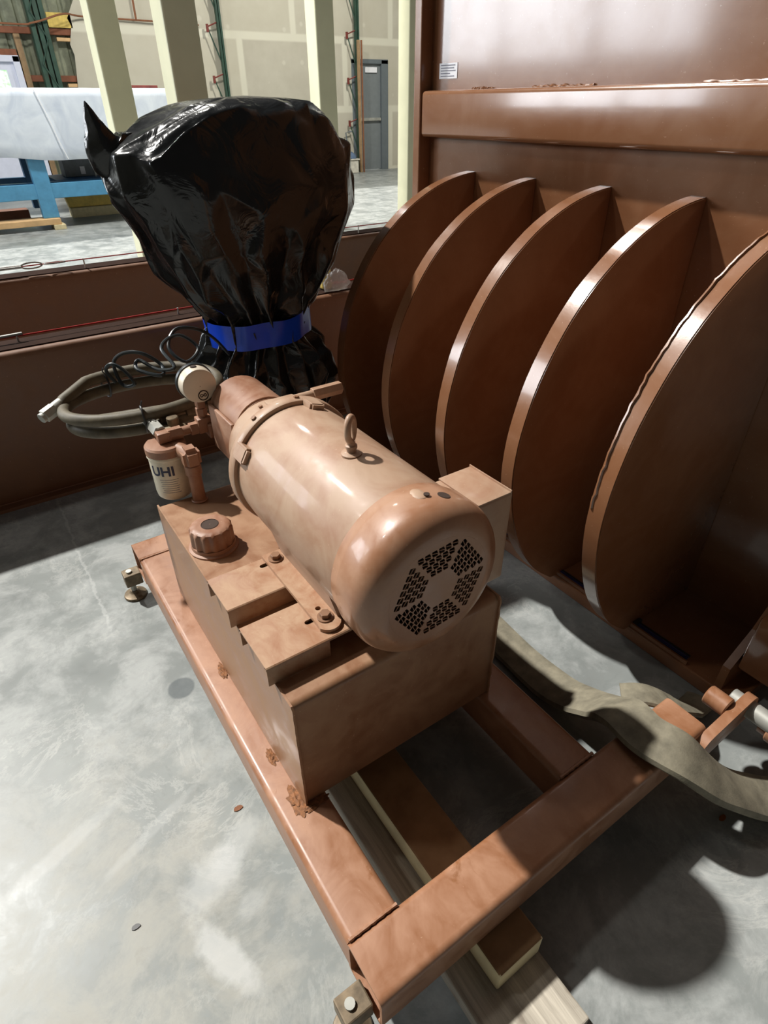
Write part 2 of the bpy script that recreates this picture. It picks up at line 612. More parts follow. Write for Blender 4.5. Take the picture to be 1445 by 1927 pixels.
# corrugated sheets
sheet_w = 0.92
for i in range(8):
    x0 = 3.2 - sheet_w * (i + 1)
    bm = NB()
    prof = []
    for k in range(4):
        s = x0 + k * sheet_w / 4
        prof += [(s, 0), (s + 0.10, 0), (s + 0.125, 0.03), (s + 0.165, 0.03), (s + 0.19, 0)]
    prof.append((x0 + sheet_w + 0.02, 0))
    lo = [bm.verts.new((x, WY + 0.17 + d - (0.002 * (i % 2)), 0.02)) for x, d in prof]
    hi = [bm.verts.new((x, WY + 0.17 + d - (0.002 * (i % 2)), 4.4)) for x, d in prof]
    for k in range(len(prof) - 1):
        bm.faces.new((lo[k], lo[k + 1], hi[k + 1], hi[k]))
    obj('metal_sheet', bm, M['cladding'], wall)
for z, x0, x1 in ((2.37, -4, 3.0), (1.72, 2.0, 2.9), (2.07, -4, 2.0), (0.8, 2.0, 2.85), (3.2, -4, 3.1)):
    bm = NB()
    box(bm, x0, x1, WY + 0.03, WY + 0.13, z - 0.045, z + 0.045, 0.004)
    obj('girt', bm, M['timber_red'], wall)
for z in (2.27, 1.63):
    bm = NB()
    box(bm, 2.68, 2.9, WY + 0.015, WY + 0.10, z - 0.03, z + 0.02, 0.003)
    obj('nailer', bm, M['timber'], wall)
bm = NB()
prism(bm, [(2.02, 0.0), (2.11, 0.0), (2.11, 2.32), (2.02, 2.32)], XZ(WY + 0.01), 0.09)
obj('stud', bm, M['tan_post'], wall)
bm = NB()
box(bm, 2.6, 2.98, WY + 0.0, WY + 0.02, 2.42, 2.62, 0.003)
obj('plywood_patch', bm, M['yellow'], wall)

# side wall with the daylight windows, left of the picture
bm = NB()
ys = [(-3.0, 6.0), (7.6, 8.0), (9.6, 10.0), (11.6, 14.0)]
for a, b in ys:
    box(bm, -6.25, -6.1, a, b, 0, 5.4)
for a, b in ((6.0, 7.6), (8.0, 9.6), (10.0, 11.6)):
    box(bm, -6.25, -6.1, a, b, 0, 1.85)
    box(bm, -6.25, -6.1, a, b, 4.95, 5.4)
wl = obj('wall_left', bm, M['drywall'])
tag(wl, 'long side wall with three tall windows', kind='structure')

bm = NB()
box(bm, 15.5, 15.65, -3.0, 13.8, 0, 5.4)
tag(obj('wall_right', bm, M['drywall']), 'far side wall of the hall', kind='structure')

# grey door
d1 = bpy.data.objects.new('door_1', None)
COL.objects.link(d1)
d1.location = (9.0, WY, 0)
tag(d1, 'grey steel exit door with a push bar in the drywall', kind='structure')
bm = NB()
box(bm, dl - 0.02, dl + 0.06, WY - 0.03, WY + 0.12, 0, dt + 0.02, 0.004)
box(bm, dr - 0.16, dr + 0.02, WY - 0.03, WY + 0.12, 0, dt + 0.02, 0.004)
box(bm, dl - 0.02, dr + 0.02, WY - 0.03, WY + 0.12, dt - 0.05, dt + 0.03, 0.004)
obj('door_frame', bm, M['door_frame'], d1)
bm = NB()
box(bm, dl + 0.06, dr - 0.16, WY + 0.03, WY + 0.075, 0.01, dt - 0.05, 0.003)
leaf = obj('door_leaf', bm, M['door_grey'], d1)
bm = NB()
box(bm, dl + 0.08, dr - 0.18, WY - 0.03, WY + 0.03, 0.99, 1.05, 0.008)
obj('push_bar', bm, M['dull_zinc'], leaf)
bm = NB()
box(bm, 8.93, 9.24, WY - 0.0, WY + 0.03, 1.89, 1.99, 0.006)
obj('door_closer', bm, M['white'], leaf)
bm = NB()
box(bm, dl + 0.07, dl + 0.10, WY + 0.01, WY + 0.03, 1.36, 1.7, 0.003)
obj('edge_plate', bm, M['black'], leaf)

# white door with a window, far left
d2 = bpy.data.objects.new('door_2', None)
COL.objects.link(d2)
d2.location = (1.5, WY, 0)
tag(d2, 'white door with a daylight window in the metal cladding', kind='structure')
bm = NB()
box(bm, 0.92, 1.02, WY - 0.02, WY + 0.12, 0, 2.02, 0.004)
box(bm, 1.90, 2.0, WY - 0.02, WY + 0.12, 0, 2.02, 0.004)
box(bm, 0.92, 2.0, WY - 0.02, WY + 0.12, 1.94, 2.03, 0.004)
obj('door_frame', bm, M['white_frame'], d2)
bm = NB()
plate2d(bm, [(1.02, 0.02), (1.90, 0.02), (1.90, 1.94), (1.02, 1.94)], [[(1.15, 1.1), (1.77, 1.1), (1.77, 1.83), (1.15, 1.83)]], 0.04, XZ(WY + 0.06))
lf = obj('door_leaf', bm, M['white_frame'], d2)
bm = NB()
box(bm, 1.15, 1.77, WY + 0.055, WY + 0.065, 1.1, 1.83)
obj('pane', bm, M['daylight_glass'], lf)


# ------------------------------------------------------------------ background things
def pillar(x, y, label, w=0.23):
    bm = NB()
    box(bm, x, x + w, y, y + w, 0, 4.6, 0.012)
    return tag(obj('pillar', bm, M['pillar'], None, loc=(x + w / 2, y + w / 2, 0)), label, 'pillar', 'square ivory pillars', 'thing')


pillar(1.58, 6.62, 'ivory square pillar behind the ear of the black bag')
pillar(1.61, 4.86, 'widest ivory square pillar, rising behind the middle of the black bag')
pillar(4.01, 7.16, 'ivory square pillar between the black bag and the grey door')
pillar(5.30, 7.22, 'ivory square pillar half hidden by the edge of the tall brown panel')


def truss(x, label, side=-1, zcut=0.0):
    r = thing('truss_post', (x, WY - 0.15, 0), label, 'post', 'lacing truss posts on the back wall')
    for dx in (-0.025, 0.025):
        bm = NB()
        box(bm, x + dx - 0.018, x + dx + 0.018, WY - 0.20, WY - 0.12, zcut, 4.4, 0.003)
        obj('chord', bm, M['green'], r)
    z = 0.35
    k = 0
    while z < 4.1:
        far = x + side * 0.22
        bm = NB()
        tube(bm, [(x, WY - 0.16, z), (far, WY - 0.12, z + 0.62)], 0.012, 6)
        obj('lacing_bar', bm, M['green'], r)
        bm = NB()
        tube(bm, [(far, WY - 0.12, z + 0.62), (x, WY - 0.16, z + 0.70)], 0.013, 6)
        box(bm, far - 0.02, far + 0.02, WY - 0.14, WY - 0.10, z + 0.54, z + 0.66, 0.003)
        obj('lacing_bar', bm, M['red_lacing'], r)
        z += 0.78
        k += 1
    return r


truss(5.56, 'green truss post with red lacing above the black bag', zcut=0.0)
truss(8.62, 'green and red truss post beside the grey door', zcut=0.0)
r = thing('truss_post', (2.42, WY - 0.1, 0), 'heavy dark green post against the metal cladding', 'post')
for dx in (-0.10, 0.0, 0.09):
    bm = NB()
    box(bm, 2.42 + dx - 0.035, 2.42 + dx + 0.035, WY - 0.22, WY - 0.06, 0, 4.4, 0.004)
    obj('chord', bm, M['green'], r)
bm = NB()
for z in (0.5, 1.2, 1.9, 2.6, 3.3):
    tube(bm, [(2.32, WY - 0.23, z), (2.5, WY - 0.23, z + 0.35), (2.32, WY - 0.23, z + 0.7)], 0.012, 6)
obj('lacing', bm, M['green'], r)

bm = NB()
box(bm, 8.52, 8.57, WY - 0.36, WY - 0.30, 0, 2.43, 0.004)
tag(obj('timber_post', bm, M['tan_post'], None, loc=(8.545, WY - 0.33, 0)), 'thin tan timber post standing beside the grey door', 'post')
bm = NB()
box(bm, 8.6, 8.63, WY - 0.36, WY - 0.33, 0, 2.43, 0.003)
tag(obj('timber_post', bm, M['leaf'], None, loc=(8.615, WY - 0.34, 0)), 'thin brown rod standing against the grey door frame', 'post')

r = thing('bucket', (8.2, WY - 0.35, 0), 'white tub topped with a blue cloth by the grey door', 'tub')
bm = NB()
box(bm, 8.02, 8.38, WY - 0.5, WY - 0.2, 0.0, 0.26, 0.02)
obj('tub', bm, M['bucket_white'], r)
bm = NB()
box(bm, 8.0, 8.4, WY - 0.52, WY - 0.18, 0.262, 0.29, 0.008)
obj('lid', bm, M['bucket_white'], r)
bm = NB()
bmesh.ops.create_icosphere(bm, subdivisions=3, radius=0.19)
for v in bm.verts:
    v.co = Vector((8.2 + v.co.x, WY - 0.35 + v.co.y * 0.7, 0.295 + max(0, v.co.z) * 0.75 + 0.02 * noise.noise(v.co * 12)))
tag(obj('blue_cloth', bm, M['blue_cloth'], None, True, loc=(8.2, WY - 0.35, 0.29)), 'crumpled blue cloth lying on the white tub', 'cloth')
bm = NB()
tube(bm, [(8.36, WY - 0.1, 0.3), (8.30, WY - 0.1, 0.78), (8.42, WY - 0.1, 0.8), (8.46, WY - 0.12, 0.8)], 0.014, 8)
tag(obj('pipe_stub', bm, M['door_frame'], None, True), 'thin grey bent pipe rising behind the white tub', 'pipe')

bm = NB()
tube(bm, smooth_path([(-1, WY - 0.28, 2.46), (1.85, WY - 0.28, 2.42), (2.33, WY - 0.28, 2.45), (2.81, WY - 0.28, 2.58), (3.19, WY - 0.06, 2.58), (4.31, WY - 0.06, 2.57), (5.2, WY - 0.06, 2.55)], 6), 0.014, 8)
tube(bm, [(4.06, WY - 0.06, 2.58), (4.09, WY - 0.06, 4.3)], 0.018, 8)
tag(obj('conduit', bm, M['leaf'], None, True), 'dark cable run along the top of the back wall', 'cable')

# tarp-covered light blue machine
r = thing('blue_machine', (1.4, 10.0, 0.1), 'long light blue steel machine stand under the white tarp', 'machine')
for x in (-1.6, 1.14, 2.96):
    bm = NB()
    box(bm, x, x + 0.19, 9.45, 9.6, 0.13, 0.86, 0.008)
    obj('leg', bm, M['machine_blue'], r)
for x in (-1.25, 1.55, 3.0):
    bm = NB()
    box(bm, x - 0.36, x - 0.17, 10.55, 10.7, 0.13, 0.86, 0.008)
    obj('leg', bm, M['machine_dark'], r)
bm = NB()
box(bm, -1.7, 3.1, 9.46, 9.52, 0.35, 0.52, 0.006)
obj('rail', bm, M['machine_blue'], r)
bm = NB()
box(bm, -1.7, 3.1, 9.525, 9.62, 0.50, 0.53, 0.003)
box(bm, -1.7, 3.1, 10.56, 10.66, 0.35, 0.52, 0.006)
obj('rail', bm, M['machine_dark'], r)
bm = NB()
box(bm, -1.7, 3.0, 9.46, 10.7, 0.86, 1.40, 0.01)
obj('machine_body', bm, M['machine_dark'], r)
# tarp
bm = NB()
nx, nz = 60, 26
path = [(9.42, 0.78)] + [(9.40, 0.78 + 0.71 * k / 10) for k in range(1, 11)] + [(9.43, 1.505)] + [(9.43 + 1.28 * k / 6, 1.51) for k in range(1, 7)] + [(10.74, 1.49), (10.75, 0.85)]
rows = []
for i in range(nx + 1):
    x = -1.9 + (3.04 + 1.9) * i / nx
    row = []
    for j, (y, z) in enumerate(path):
        d = 0.018 * noise.noise(Vector((x * 1.5, z * 1.2, 2))) + 0.004 * noise.noise(Vector((x * 5, z * 7, 5)))
        hem = 0.02 * math.sin(x * 2.1) + 0.03 * noise.noise(Vector((x * 1.7, 0, 9)))
        zz = z + (hem if z < 1.0 else 0.0) + (0.006 * noise.noise(Vector((x * 3, y * 3, 1))) if z > 1.4 else 0)
        row.append(bm.verts.new((x, y + (d - 0.02 if y < 9.6 else 0), zz)))
    rows.append(row)
for a, b in zip(rows[:-1], rows[1:]):
    for j in range(len(path) - 1):
        bm.faces.new((a[j], b[j], b[j + 1], a[j + 1]))
bm.faces.new(rows[-1])
bm.faces.new(rows[0])
tarp = obj('tarpaulin', bm, M['tarp'], None, True, loc=(0.5, 10, 0.8), angle=70)
tag(tarp, 'white tarpaulin draped over the light blue machine stand', 'tarpaulin')
bm = NB()
tube(bm, [(1.42, 9.365, 1.49), (1.50, 9.36, 1.2), (1.55, 9.36, 0.95), (1.6, 9.37, 0.78)], 0.006, 6)
obj('fold_crease', bm, M['white'], tarp, True)
bm = NB()
box(bm, 2.45, 3.0, 9.75, 9.8, 1.515, 1.545, 0.004)
tag(obj('clamp_bar', bm, M['red_lacing'], None, loc=(2.7, 9.77, 1.53)), 'small red bar lying on top of the white tarpaulin', 'bar')
# sleepers
for (x0, x1, y0, y1, z0, z1, mt, lb) in ((-1.9, 1.32, 9.38, 9.64, 0.06, 0.13, 'timber', 'raw timber sleeper under the front leg of the blue machine'),
                                         (-1.9, 1.1, 10.5, 10.75, 0.0, 0.13, 'timber_red', 'brown timber sleeper under the rear legs of the blue machine'),
                                         (1.62, 2.32, 10.3, 10.5, 0.0, 0.12, 'block_side', 'pale timber block on the floor under the blue machine')):
    bm = NB()
    box(bm, x0, x1, y0, y1, z0, z1, 0.005)
    tag(obj('timber_sleeper', bm, M[mt], None, loc=((x0 + x1) / 2, (y0 + y1) / 2, z0)), lb, 'timber', 'timbers under the blue machine')
bm = NB()
box(bm, 1.22, 1.36, 9.36, 9.66, 0.0, 0.058, 0.004)
tag(obj('timber_shim', bm, M['block_side'], None, loc=(1.29, 9.5, 0)), 'short pale timber shim under the end of the front sleeper', 'timber')
bm = NB()
box(bm, -1.9, -1.76, 9.36, 9.66, 0.0, 0.058, 0.004)
tag(obj('timber_shim', bm, M['block_side'], None, loc=(-1.83, 9.5, 0)), 'timber shim under the far left end of the front sleeper', 'timber')
r = thing('control_box', (1.78, 10.2, 0.53), 'grey electrical box under the white tarp', 'box')
bm = NB()
box(bm, 1.62, 2.0, 10.0, 10.3, 0.53, 0.74, 0.01)
obj('case', bm, M['grey_box'], r)
bm = NB()
box(bm, 1.82, 1.88, 9.994, 10.0, 0.56, 0.65)
obj('sticker', bm, M['white'], r)
bm = NB()
box(bm, 1.45, 2.4, 9.7, 10.55, 0.50, 0.528, 0.004)
obj('shelf_plate', bm, M['machine_dark'], r)
bm = NB()
lathe(bm, [(0.1, 0), (0.1, 0.35)], (2.06, 10.15, 0.63), (1, 0, 0), 20)
tag(obj('cardboard_roll', bm, M['cardboard'], None, True, loc=(2.2, 10.15, 0.53)), 'tan cardboard roll beside the grey electrical box', 'roll')
bm = NB()
prism(bm, [(1.62, 0.125), (2.28, 0.125), (2.26, 0.31), (1.58, 0.34)], XZ(10.38), 0.12)
tag(obj('plywood_offcut', bm, M['yellow'], None, loc=(1.95, 10.42, 0.125)), 'yellow plywood offcut standing on the pale timber block', 'board')


# ------------------------------------------------------------------ long brown beams
def beam(y, x0, x1, label, wire_z, stud_x, wy):
    r = thing('steel_beam', ((x0 + x1) / 2, y + 0.08, 0), label, 'beam', 'long brown beams on the floor')
    bm = NB()
    prof = [(0.0, 0.008), (0.0, 0.0), (0.15, 0.0), (0.15, 0.6), (0.148, 0.608), (0.024, 0.608), (0.014, 0.606), (0.006, 0.601), (0.0015, 0.593), (0.0, 0.583), (0.004, 0.54), (0.018, 0.45), (0.026, 0.35), (0.03, 0.2), (0.032, 0.06), (0.034, 0.03), (0.04, 0.018), (0.038, 0.014), (0.002, 0.013)]
    mt = basis((0, 1, 0), (0, 0, 1), (1, 0, 0), (x0, y, 0))
    prism(bm, prof, mt, x1 - x0)
    obj('web', bm, M['beam'], r, True, angle=30)
    bm = NB()
    box(bm, x0 + 0.001, x1 - 0.001, y + 0.03, y + 0.145, 0.609, 0.613, 0.001)  # thin dark brown strip along the beam's flat top
    obj('dark_top_strip', bm, M['strip'], r)
    bm = NB()
    tube(bm, [(x0 + 0.4, wy, wire_z + 0.004), (x1 - 0.05, wy, wire_z)], 0.003, 6)
    obj('trip_wire', bm, M['wire_red'], r)
    for sx in stud_x:
        bm = NB()
        cyl(bm, (sx, wy, 0.609), (sx, wy, wire_z + 0.006), 0.004, 10)
        obj('wire_stud', bm, M['steel'], r)
    return r


b1 = beam(2.449, -2.5, 1.70, 'nearer long brown steel beam lying behind the motor unit', 0.632, (-0.9, 0.10, 0.70, 1.35), 2.55)
b2 = beam(3.64, -2.5, 3.4, 'farther long brown steel beam lying behind the first beam', 0.655, (-0.9, 0.57, 1.4, 2.30), 3.68)
bm = NB()
tube(bm, smooth_path([(-0.25, 3.68, 0.655), (0.02, 3.68, 0.655), (0.1, 3.68, 0.66)], 4), 0.006, 8)
for dy in (-0.016, 0.016):
    tube(bm, [(0.10, 3.68 + dy, 0.657), (0.27, 3.68 + dy, 0.657)], 0.006, 8)
tube(bm, [(0.32 + 0.05 * math.cos(a), 3.68, 0.657 + 0.014 * math.sin(a)) for a in [2 * PI * k / 16 for k in range(16)]], 0.004, 6, closed=True)
tube(bm, [(0.43 + 0.05 * math.cos(a), 3.68 + 0.014 * math.sin(a), 0.657) for a in [2 * PI * k / 16 for k in range(16)]], 0.004, 6, closed=True)
obj('turnbuckle', bm, M['steel'], b2, True)
bm = NB()
tube(bm, [(-0.1, 2.55, 0.636), (0.12, 2.55, 0.64)], 0.006, 8)
obj('wire_clamp', bm, M['steel'], b1, True)

# clear bag with a yellow block on the near beam
bm = NB()
box(bm, 1.37, 1.42, 2.52, 2.57, 0.618, 0.725, 0.006)
tag(obj('yellow_block', bm, M['yellow'], None, loc=(1.395, 2.545, 0.61)), 'small yellow wooden block standing on the nearer beam', 'block')
bm = NB()
bmesh.ops.create_icosphere(bm, subdivisions=4, radius=1)
for v in bm.verts:
    n = v.co.copy()
    k = 1 + 0.25 * noise.noise(n * 4) + 0.15 * abs(noise.noise(n * 9))
    v.co = Vector((1.43 + n.x * 0.065 * k * (1 - 0.35 * max(0, n.z)), 2.495 + n.y * 0.02 * k, max(0.614, 0.648 + n.z * 0.055 * k)))
tag(obj('plastic_bag', bm, M['clear'], None, True, loc=(1.43, 2.5, 0.61)), 'crumpled clear plastic bag beside the yellow block on the beam', 'bag')

# ------------------------------------------------------------------ tall brown panel with half-round fins
fr = thing('fin_panel', (1.62, 1.2, 0), 'tall glossy brown steel panel with five half-round fins', 'panel')
PX = 1.6
bm = NB()
box(bm, PX, PX + 0.02, -0.35, 2.044, 0.0, 3.2)
obj('back_plate', bm, M['frame'], fr)
bm = NB()
box(bm, 1.552, 1.72, 2.045, 2.085, 0.0, 3.2, 0.004)
obj('side_flange', bm, M['frame'], fr)
bm = NB()
box(bm, 1.554, PX + 0.001, -0.34, 2.044, 1.2265, 1.3645, 0.014, 4)
obj('cross_tube', bm, M['frame'], fr, True)
for y0, y1 in ((0.55, 1.0), (1.32, 1.55), (1.72, 1.82)):
    pts = [(1.596, y0 + (y1 - y0) * k / 40, 1.3655 + 0.004 * noise.noise(Vector((k * 0.9, y0, 0)))) for k in range(41)]
    bm = NB()
    tube(bm, pts, lambda s: 0.004 + 0.0015 * math.sin(s * 60), 6)
    obj('weld_bead', bm, M['frame'], fr, True)
FC, FR_ = (1.635, 0.53), 0.602
fin_mesh = None
FT = 0.045
for i, y in enumerate((1.78, 1.493, 1.204, 0.918, 0.632)):
    if fin_mesh is None:
        a_top = math.acos((PX - FC[0]) / FR_)
        a_bot = 2 * PI - math.acos((PX - FC[0]) / FR_)
        zb = 0.045
        a_bot = PI + math.asin((FC[1] - zb) / FR_)
        n = 44
        poly = [(FC[0] + FR_ * math.cos(a_top + (a_bot - a_top) * k / n), FC[1] + FR_ * math.sin(a_top + (a_bot - a_top) * k / n)) for k in range(n + 1)]
        # slightly hand-cut edge
        poly = [(x + 0.0022 * noise.noise(Vector((x * 9, z * 9, 3))), z + 0.0022 * noise.noise(Vector((x * 9, z * 9, 7)))) for x, z in poly]
        poly.append((PX, zb))
        bm = NB()
        prism(bm, poly, XZ(y), FT)
        bmesh.ops.bevel(bm, geom=[e for e in bm.edges if abs(e.calc_face_angle(0)) > 1.2 and abs((e.verts[0].co - e.verts[1].co).y) < 1e-4], offset=0.0025, segments=2, affect='EDGES')
        f0 = obj('fin', bm, M['frame'], fr, True, loc=(PX, y, 0), angle=25)
        fin_mesh = f0
        last = f0
    else:
        c = fin_mesh.copy()
        COL.objects.link(c)
        c.parent = fr
        c.location = Vector((PX, y, 0)) - fr.location
        last = c
bm = NB()
pts = []
for k in range(60):
    a = 1.75 + 1.35 * k / 59
    jit = 0.002 * noise.noise(Vector((k * 0.6, 0, 0)))
    pts.append((FC[0] + (FR_ + 0.001) * math.cos(a), 0.632 + FT - 0.006 + jit * 2, FC[1] + (FR_ + 0.001) * math.sin(a) + jit))
tube(bm, pts, 0.004, 6)
obj('weld_bead', bm, M['frame'], last, True)
bm = NB()
box(bm, 1.30, 1.78, 0.30, 2.085, 0.0, 0.045, 0.004)
obj('base_plate', bm, M['frame'], fr)
bm = NB()
box(bm, 1.305, 1.312, 0.45, 2.0, 0.045, 0.058, 0.001)
obj('base_lip', bm, M['frame'], fr)
for k, (m, dx) in enumerate((('wire_blue', 0.0), ('wire_blue', 0.008), ('black', 0.016))):
    bm = NB()
    tube(bm, smooth_path([(1.318 + dx, 2.0, 0.05), (1.32 + dx, 1.5, 0.05), (1.317 + dx, 1.15, 0.051), (1.318 + dx, 0.9, 0.05), (1.322 + dx, 0.6, 0.05), (1.325 + dx, 0.46, 0.05)], 6), 0.0025, 6)
    obj('signal_wire', bm, M[m], fr, True)
for y in (1.17, 0.62):
    bm = NB()
    box(bm, 1.312, 1.345, y, y + 0.012, 0.045, 0.06, 0.002)
    obj('wire_clip', bm, M['black'], fr)
# small paper label
bm = NB()
box(bm, PX - 0.0015, PX, 1.905, 2.0, 1.397, 1.44)
lab = obj('paper_label', bm, M['white'], fr)
lab['label'] = 'small white paper label with rows of fine print'
bm = NB()
for k, w in enumerate((0.075, 0.07, 0.078, 0.05, 0.072)):
    z = 1.434 - k * 0.0075
    box(bm, PX - 0.0021, PX - 0.0015, 1.992 - w, 1.992, z - 0.0012, z + 0.0012)
obj('print_line', bm, M['print'], lab)
# end bracket of the panel at the lower right
bm = NB()
prism(bm, [(1.31, 0.045), (1.6, 0.045), (1.6, 0.62), (1.56, 0.62), (1.50, 0.36), (1.40, 0.20), (1.31, 0.12)], XZ(0.35), 0.02)
obj('end_gusset', bm, M['frame'], fr)
bm = NB()
box(bm, 1.33, 1.56, 0.10, 0.345, 0.12, 0.30, 0.008)
obj('hinge_block', bm, M['frame'], fr, True)

# hinge link with pins, between skid tube and panel
lk = thing('hinge_link', (1.16, 0.26, 0.02), 'orange-brown clevis link with bolts at the panel corner', 'bracket')
bm = NB()
prism(bm, slot(1.10, 0.165, 0.22, 0.075, 0.12, 8), XZ(0.245), 0.022)
obj('link_plate', bm, M['skid'], lk, True)
bm = NB()
prism(bm, slot(1.27, 0.155, 0.20, 0.07, 0.05, 8), XZ(0.195), 0.02)
obj('link_plate', bm, M['skid'], lk, True)
bm = NB()
cyl(bm, (1.178, 0.165, 0.175), (1.178, 0.29, 0.175), 0.022, 20, 0.002)
obj('pin', bm, M['dull_zinc'], lk, True)
bm = NB()
cyl(bm, (1.19, 0.155, 0.155), (1.19, 0.195, 0.155), 0.034, 24, 0.003)
obj('collar', bm, M['skid'], lk, True)
bolt('bolt', (1.19, 0.156, 0.155), M['dull_zinc'], lk, 0.016, 0.014, True, (0, -1, 0))
bm = NB()
cyl(bm, (1.12, 0.268, 0.195), (1.12, 0.32, 0.195), 0.024, 24, 0.003)
obj('collar', bm, M['skid'], lk, True)

# ------------------------------------------------------------------ timbers under the skid
bm = NB()
box(bm, 0.313, 0.478, 0.09, 1.75, 0.0, 0.038, 0.003)
pk = obj('plank', bm, M['plank'], None, loc=(0.395, 0.9, 0))
tag(pk, 'grey weathered plank lying on the floor under the skid', 'plank')
bm = NB()
box(bm, 0.372, 0.478, 0.208, 1.62, 0.0385, 0.0985, 0.004)
for f in bm.faces:
    f.material_index = 0 if f.normal.z > 0.9 else 1
bk = obj('timber_block', bm, [M['block_top'], M['block_side']], None, loc=(0.425, 0.9, 0.038))
tag(bk, 'brown-topped timber bearer lying on the grey plank under the skid', 'timber')

# ------------------------------------------------------------------ skid frame
sk = thing('skid_frame', (0.5, 0.95, 0.1), 'brown welded square-tube skid frame under the motor and tank', 'frame')


def sqtube(name, x0, x1, y0, y1, axis):
    bm = NB()
    w, tk = 0.1016, 0.006
    z0, z1 = 0.0985, 0.2
    n = 5
    def rr(h, r):
        pts = []
        for cx, cy, a0 in ((h - r, h - r, 0), (-h + r, h - r, PI / 2), (-h + r, -h + r, PI), (h - r, -h + r, 1.5 * PI)):
            for k in range(n + 1):
                a = a0 + PI / 2 * k / n
                pts.append((cx + r * math.cos(a), cy + r * math.sin(a)))
        return pts
    cz = (z0 + z1) / 2
    if axis == 'x':
        mt = basis((0, 1, 0), (0, 0, 1), (1, 0, 0), ((x0 + x1) / 2, (y0 + y1) / 2, cz))
        L = x1 - x0
    else:
        mt = basis((1, 0, 0), (0, 0, 1), (0, 1, 0), ((x0 + x1) / 2, (y0 + y1) / 2, cz))
        L = y1 - y0
    plate2d(bm, rr(0.0508, 0.013), [rr(0.0508 - tk, 0.008)], L, mt)
    return obj(name, bm, M['skid'], sk, True, angle=30)


sqtube('cross_tube', 0.168, 1.03, 0.266, 0.368, 'x')
sqtube('cross_tube', 0.168, 0.775, 1.566, 1.668, 'x')
sqtube('side_rail', 0.168, 0.27, 0.368, 1.566, 'y')
sqtube('side_rail', 0.673, 0.775, 0.368, 1.566, 'y')
for (p, q) in (((0.172, 0.368, 0.2), (0.268, 0.368, 0.2)), ((0.172, 1.566, 0.2), (0.268, 1.566, 0.2)), ((0.675, 0.368, 0.2), (0.773, 0.368, 0.2))):
    p, q = Vector(p), Vector(q)
    bm = NB()
    tube(bm, [p.lerp(q, k / 16) for k in range(17)], lambda s: 0.0035 + 0.001 * math.sin(s * 40), 6)
    obj('weld_bead', bm, M['skid'], sk, True)
for nm, yc, zc in (('a', 1.668, 0.075), ('b', 0.315, 0.105)):
    bm = NB()
    box(bm, 0.118, 0.170, yc - 0.022, yc + 0.022, zc - 0.022, zc + 0.022, 0.003)
    ft = obj('leveling_foot', bm, M['rust_steel'], sk)
    bm = NB()
    cyl(bm, (0.138, yc, 0.018), (0.138, yc, zc + 0.028), 0.009, 14)
    obj('threaded_rod', bm, M['dull_zinc'], ft, True)
    bm = NB()
    lathe(bm, [(0.034, 0.0), (0.036, 0.004), (0.034, 0.009), (0.018, 0.015), (0.013, 0.02), (0.012, 0.024)], (0.138, yc, 0.0), (0, 0, 1), 28)
    obj('foot_pad', bm, M['rust_steel'], ft, True)

# ------------------------------------------------------------------ oil tank
TX0, TX1, TY0, TY1, TZ0, TZ1 = 0.222, 0.70, 0.613, 1.352, 0.2015, 0.497
tk = thing('oil_tank', (0.46, 0.98, TZ0), 'brown box-shaped oil tank standing on the skid frame', 'tank')
bm = NB()
# bent sheet: front, top, rear with rounded bends
prof = []
r_ = 0.014
for k in range(7):
    a = PI + PI / 2 * k / 6
    prof.append((TY0 + r_ + r_ * math.cos(a), TZ1 - r_ - r_ * math.sin(a)))
for k in range(7):
    a = PI / 2 - PI / 2 * k / 6
    prof.append((TY1 - r_ + r_ * math.cos(a), TZ1 - r_ + r_ * math.sin(a)))
prof = [(TY0, TZ0)] + prof + [(TY1, TZ0)]
prism(bm, prof, YZ(TX0 + 0.004), TX1 - TX0 - 0.008)
obj('shell', bm, M['tank'], tk, True)
for x in (TX0, TX1 - 0.004):
    bm = NB()
    jag = [(TY0 - 0.004, TZ0)]
    for k in range(30):
        z = TZ0 + (TZ1 - TZ0 - 0.006) * k / 29
        jag.append((TY0 - 0.005 - 0.002 * noise.noise(Vector((z * 70, x, 1))), z))
    for k in range(60):
        y = TY0 + (TY1 - TY0) * k / 59
        jag.append((y, TZ1 + 0.0015 + 0.0015 * noise.noise(Vector((y * 40, x, 2)))))
    jag.append((TY1 + 0.003, TZ0))
    prism(bm, jag, YZ(x), 0.004)
    obj('side_sheet', bm, M['tank'], tk)
# rusty weld blobs along the foot
for (x, y, rx, ry) in ((0.213, 0.628, 0.016, 0.03), (0.212, 0.745, 0.009, 0.02), (0.214, 1.02, 0.008, 0.025), (0.236, 0.604, 0.028, 0.012)):
    bm = NB()
    bmesh.ops.create_icosphere(bm, subdivisions=4, radius=1)
    for v in bm.verts:
        n = v.co.copy()
        k = 1 + 0.7 * noise.noise(n * 2.2 + Vector((x * 90, y * 50, 0)))
        v.co = Vector((x + n.x * rx * k, y + n.y * ry * k, 0.2 + max(-0.001, n.z) * 0.0035 * (1 + 0.8 * noise.noise(n * 5 + Vector((y * 30, 0, 0))))))
    obj('weld_bead', bm, M['weld_rust'], tk, True)
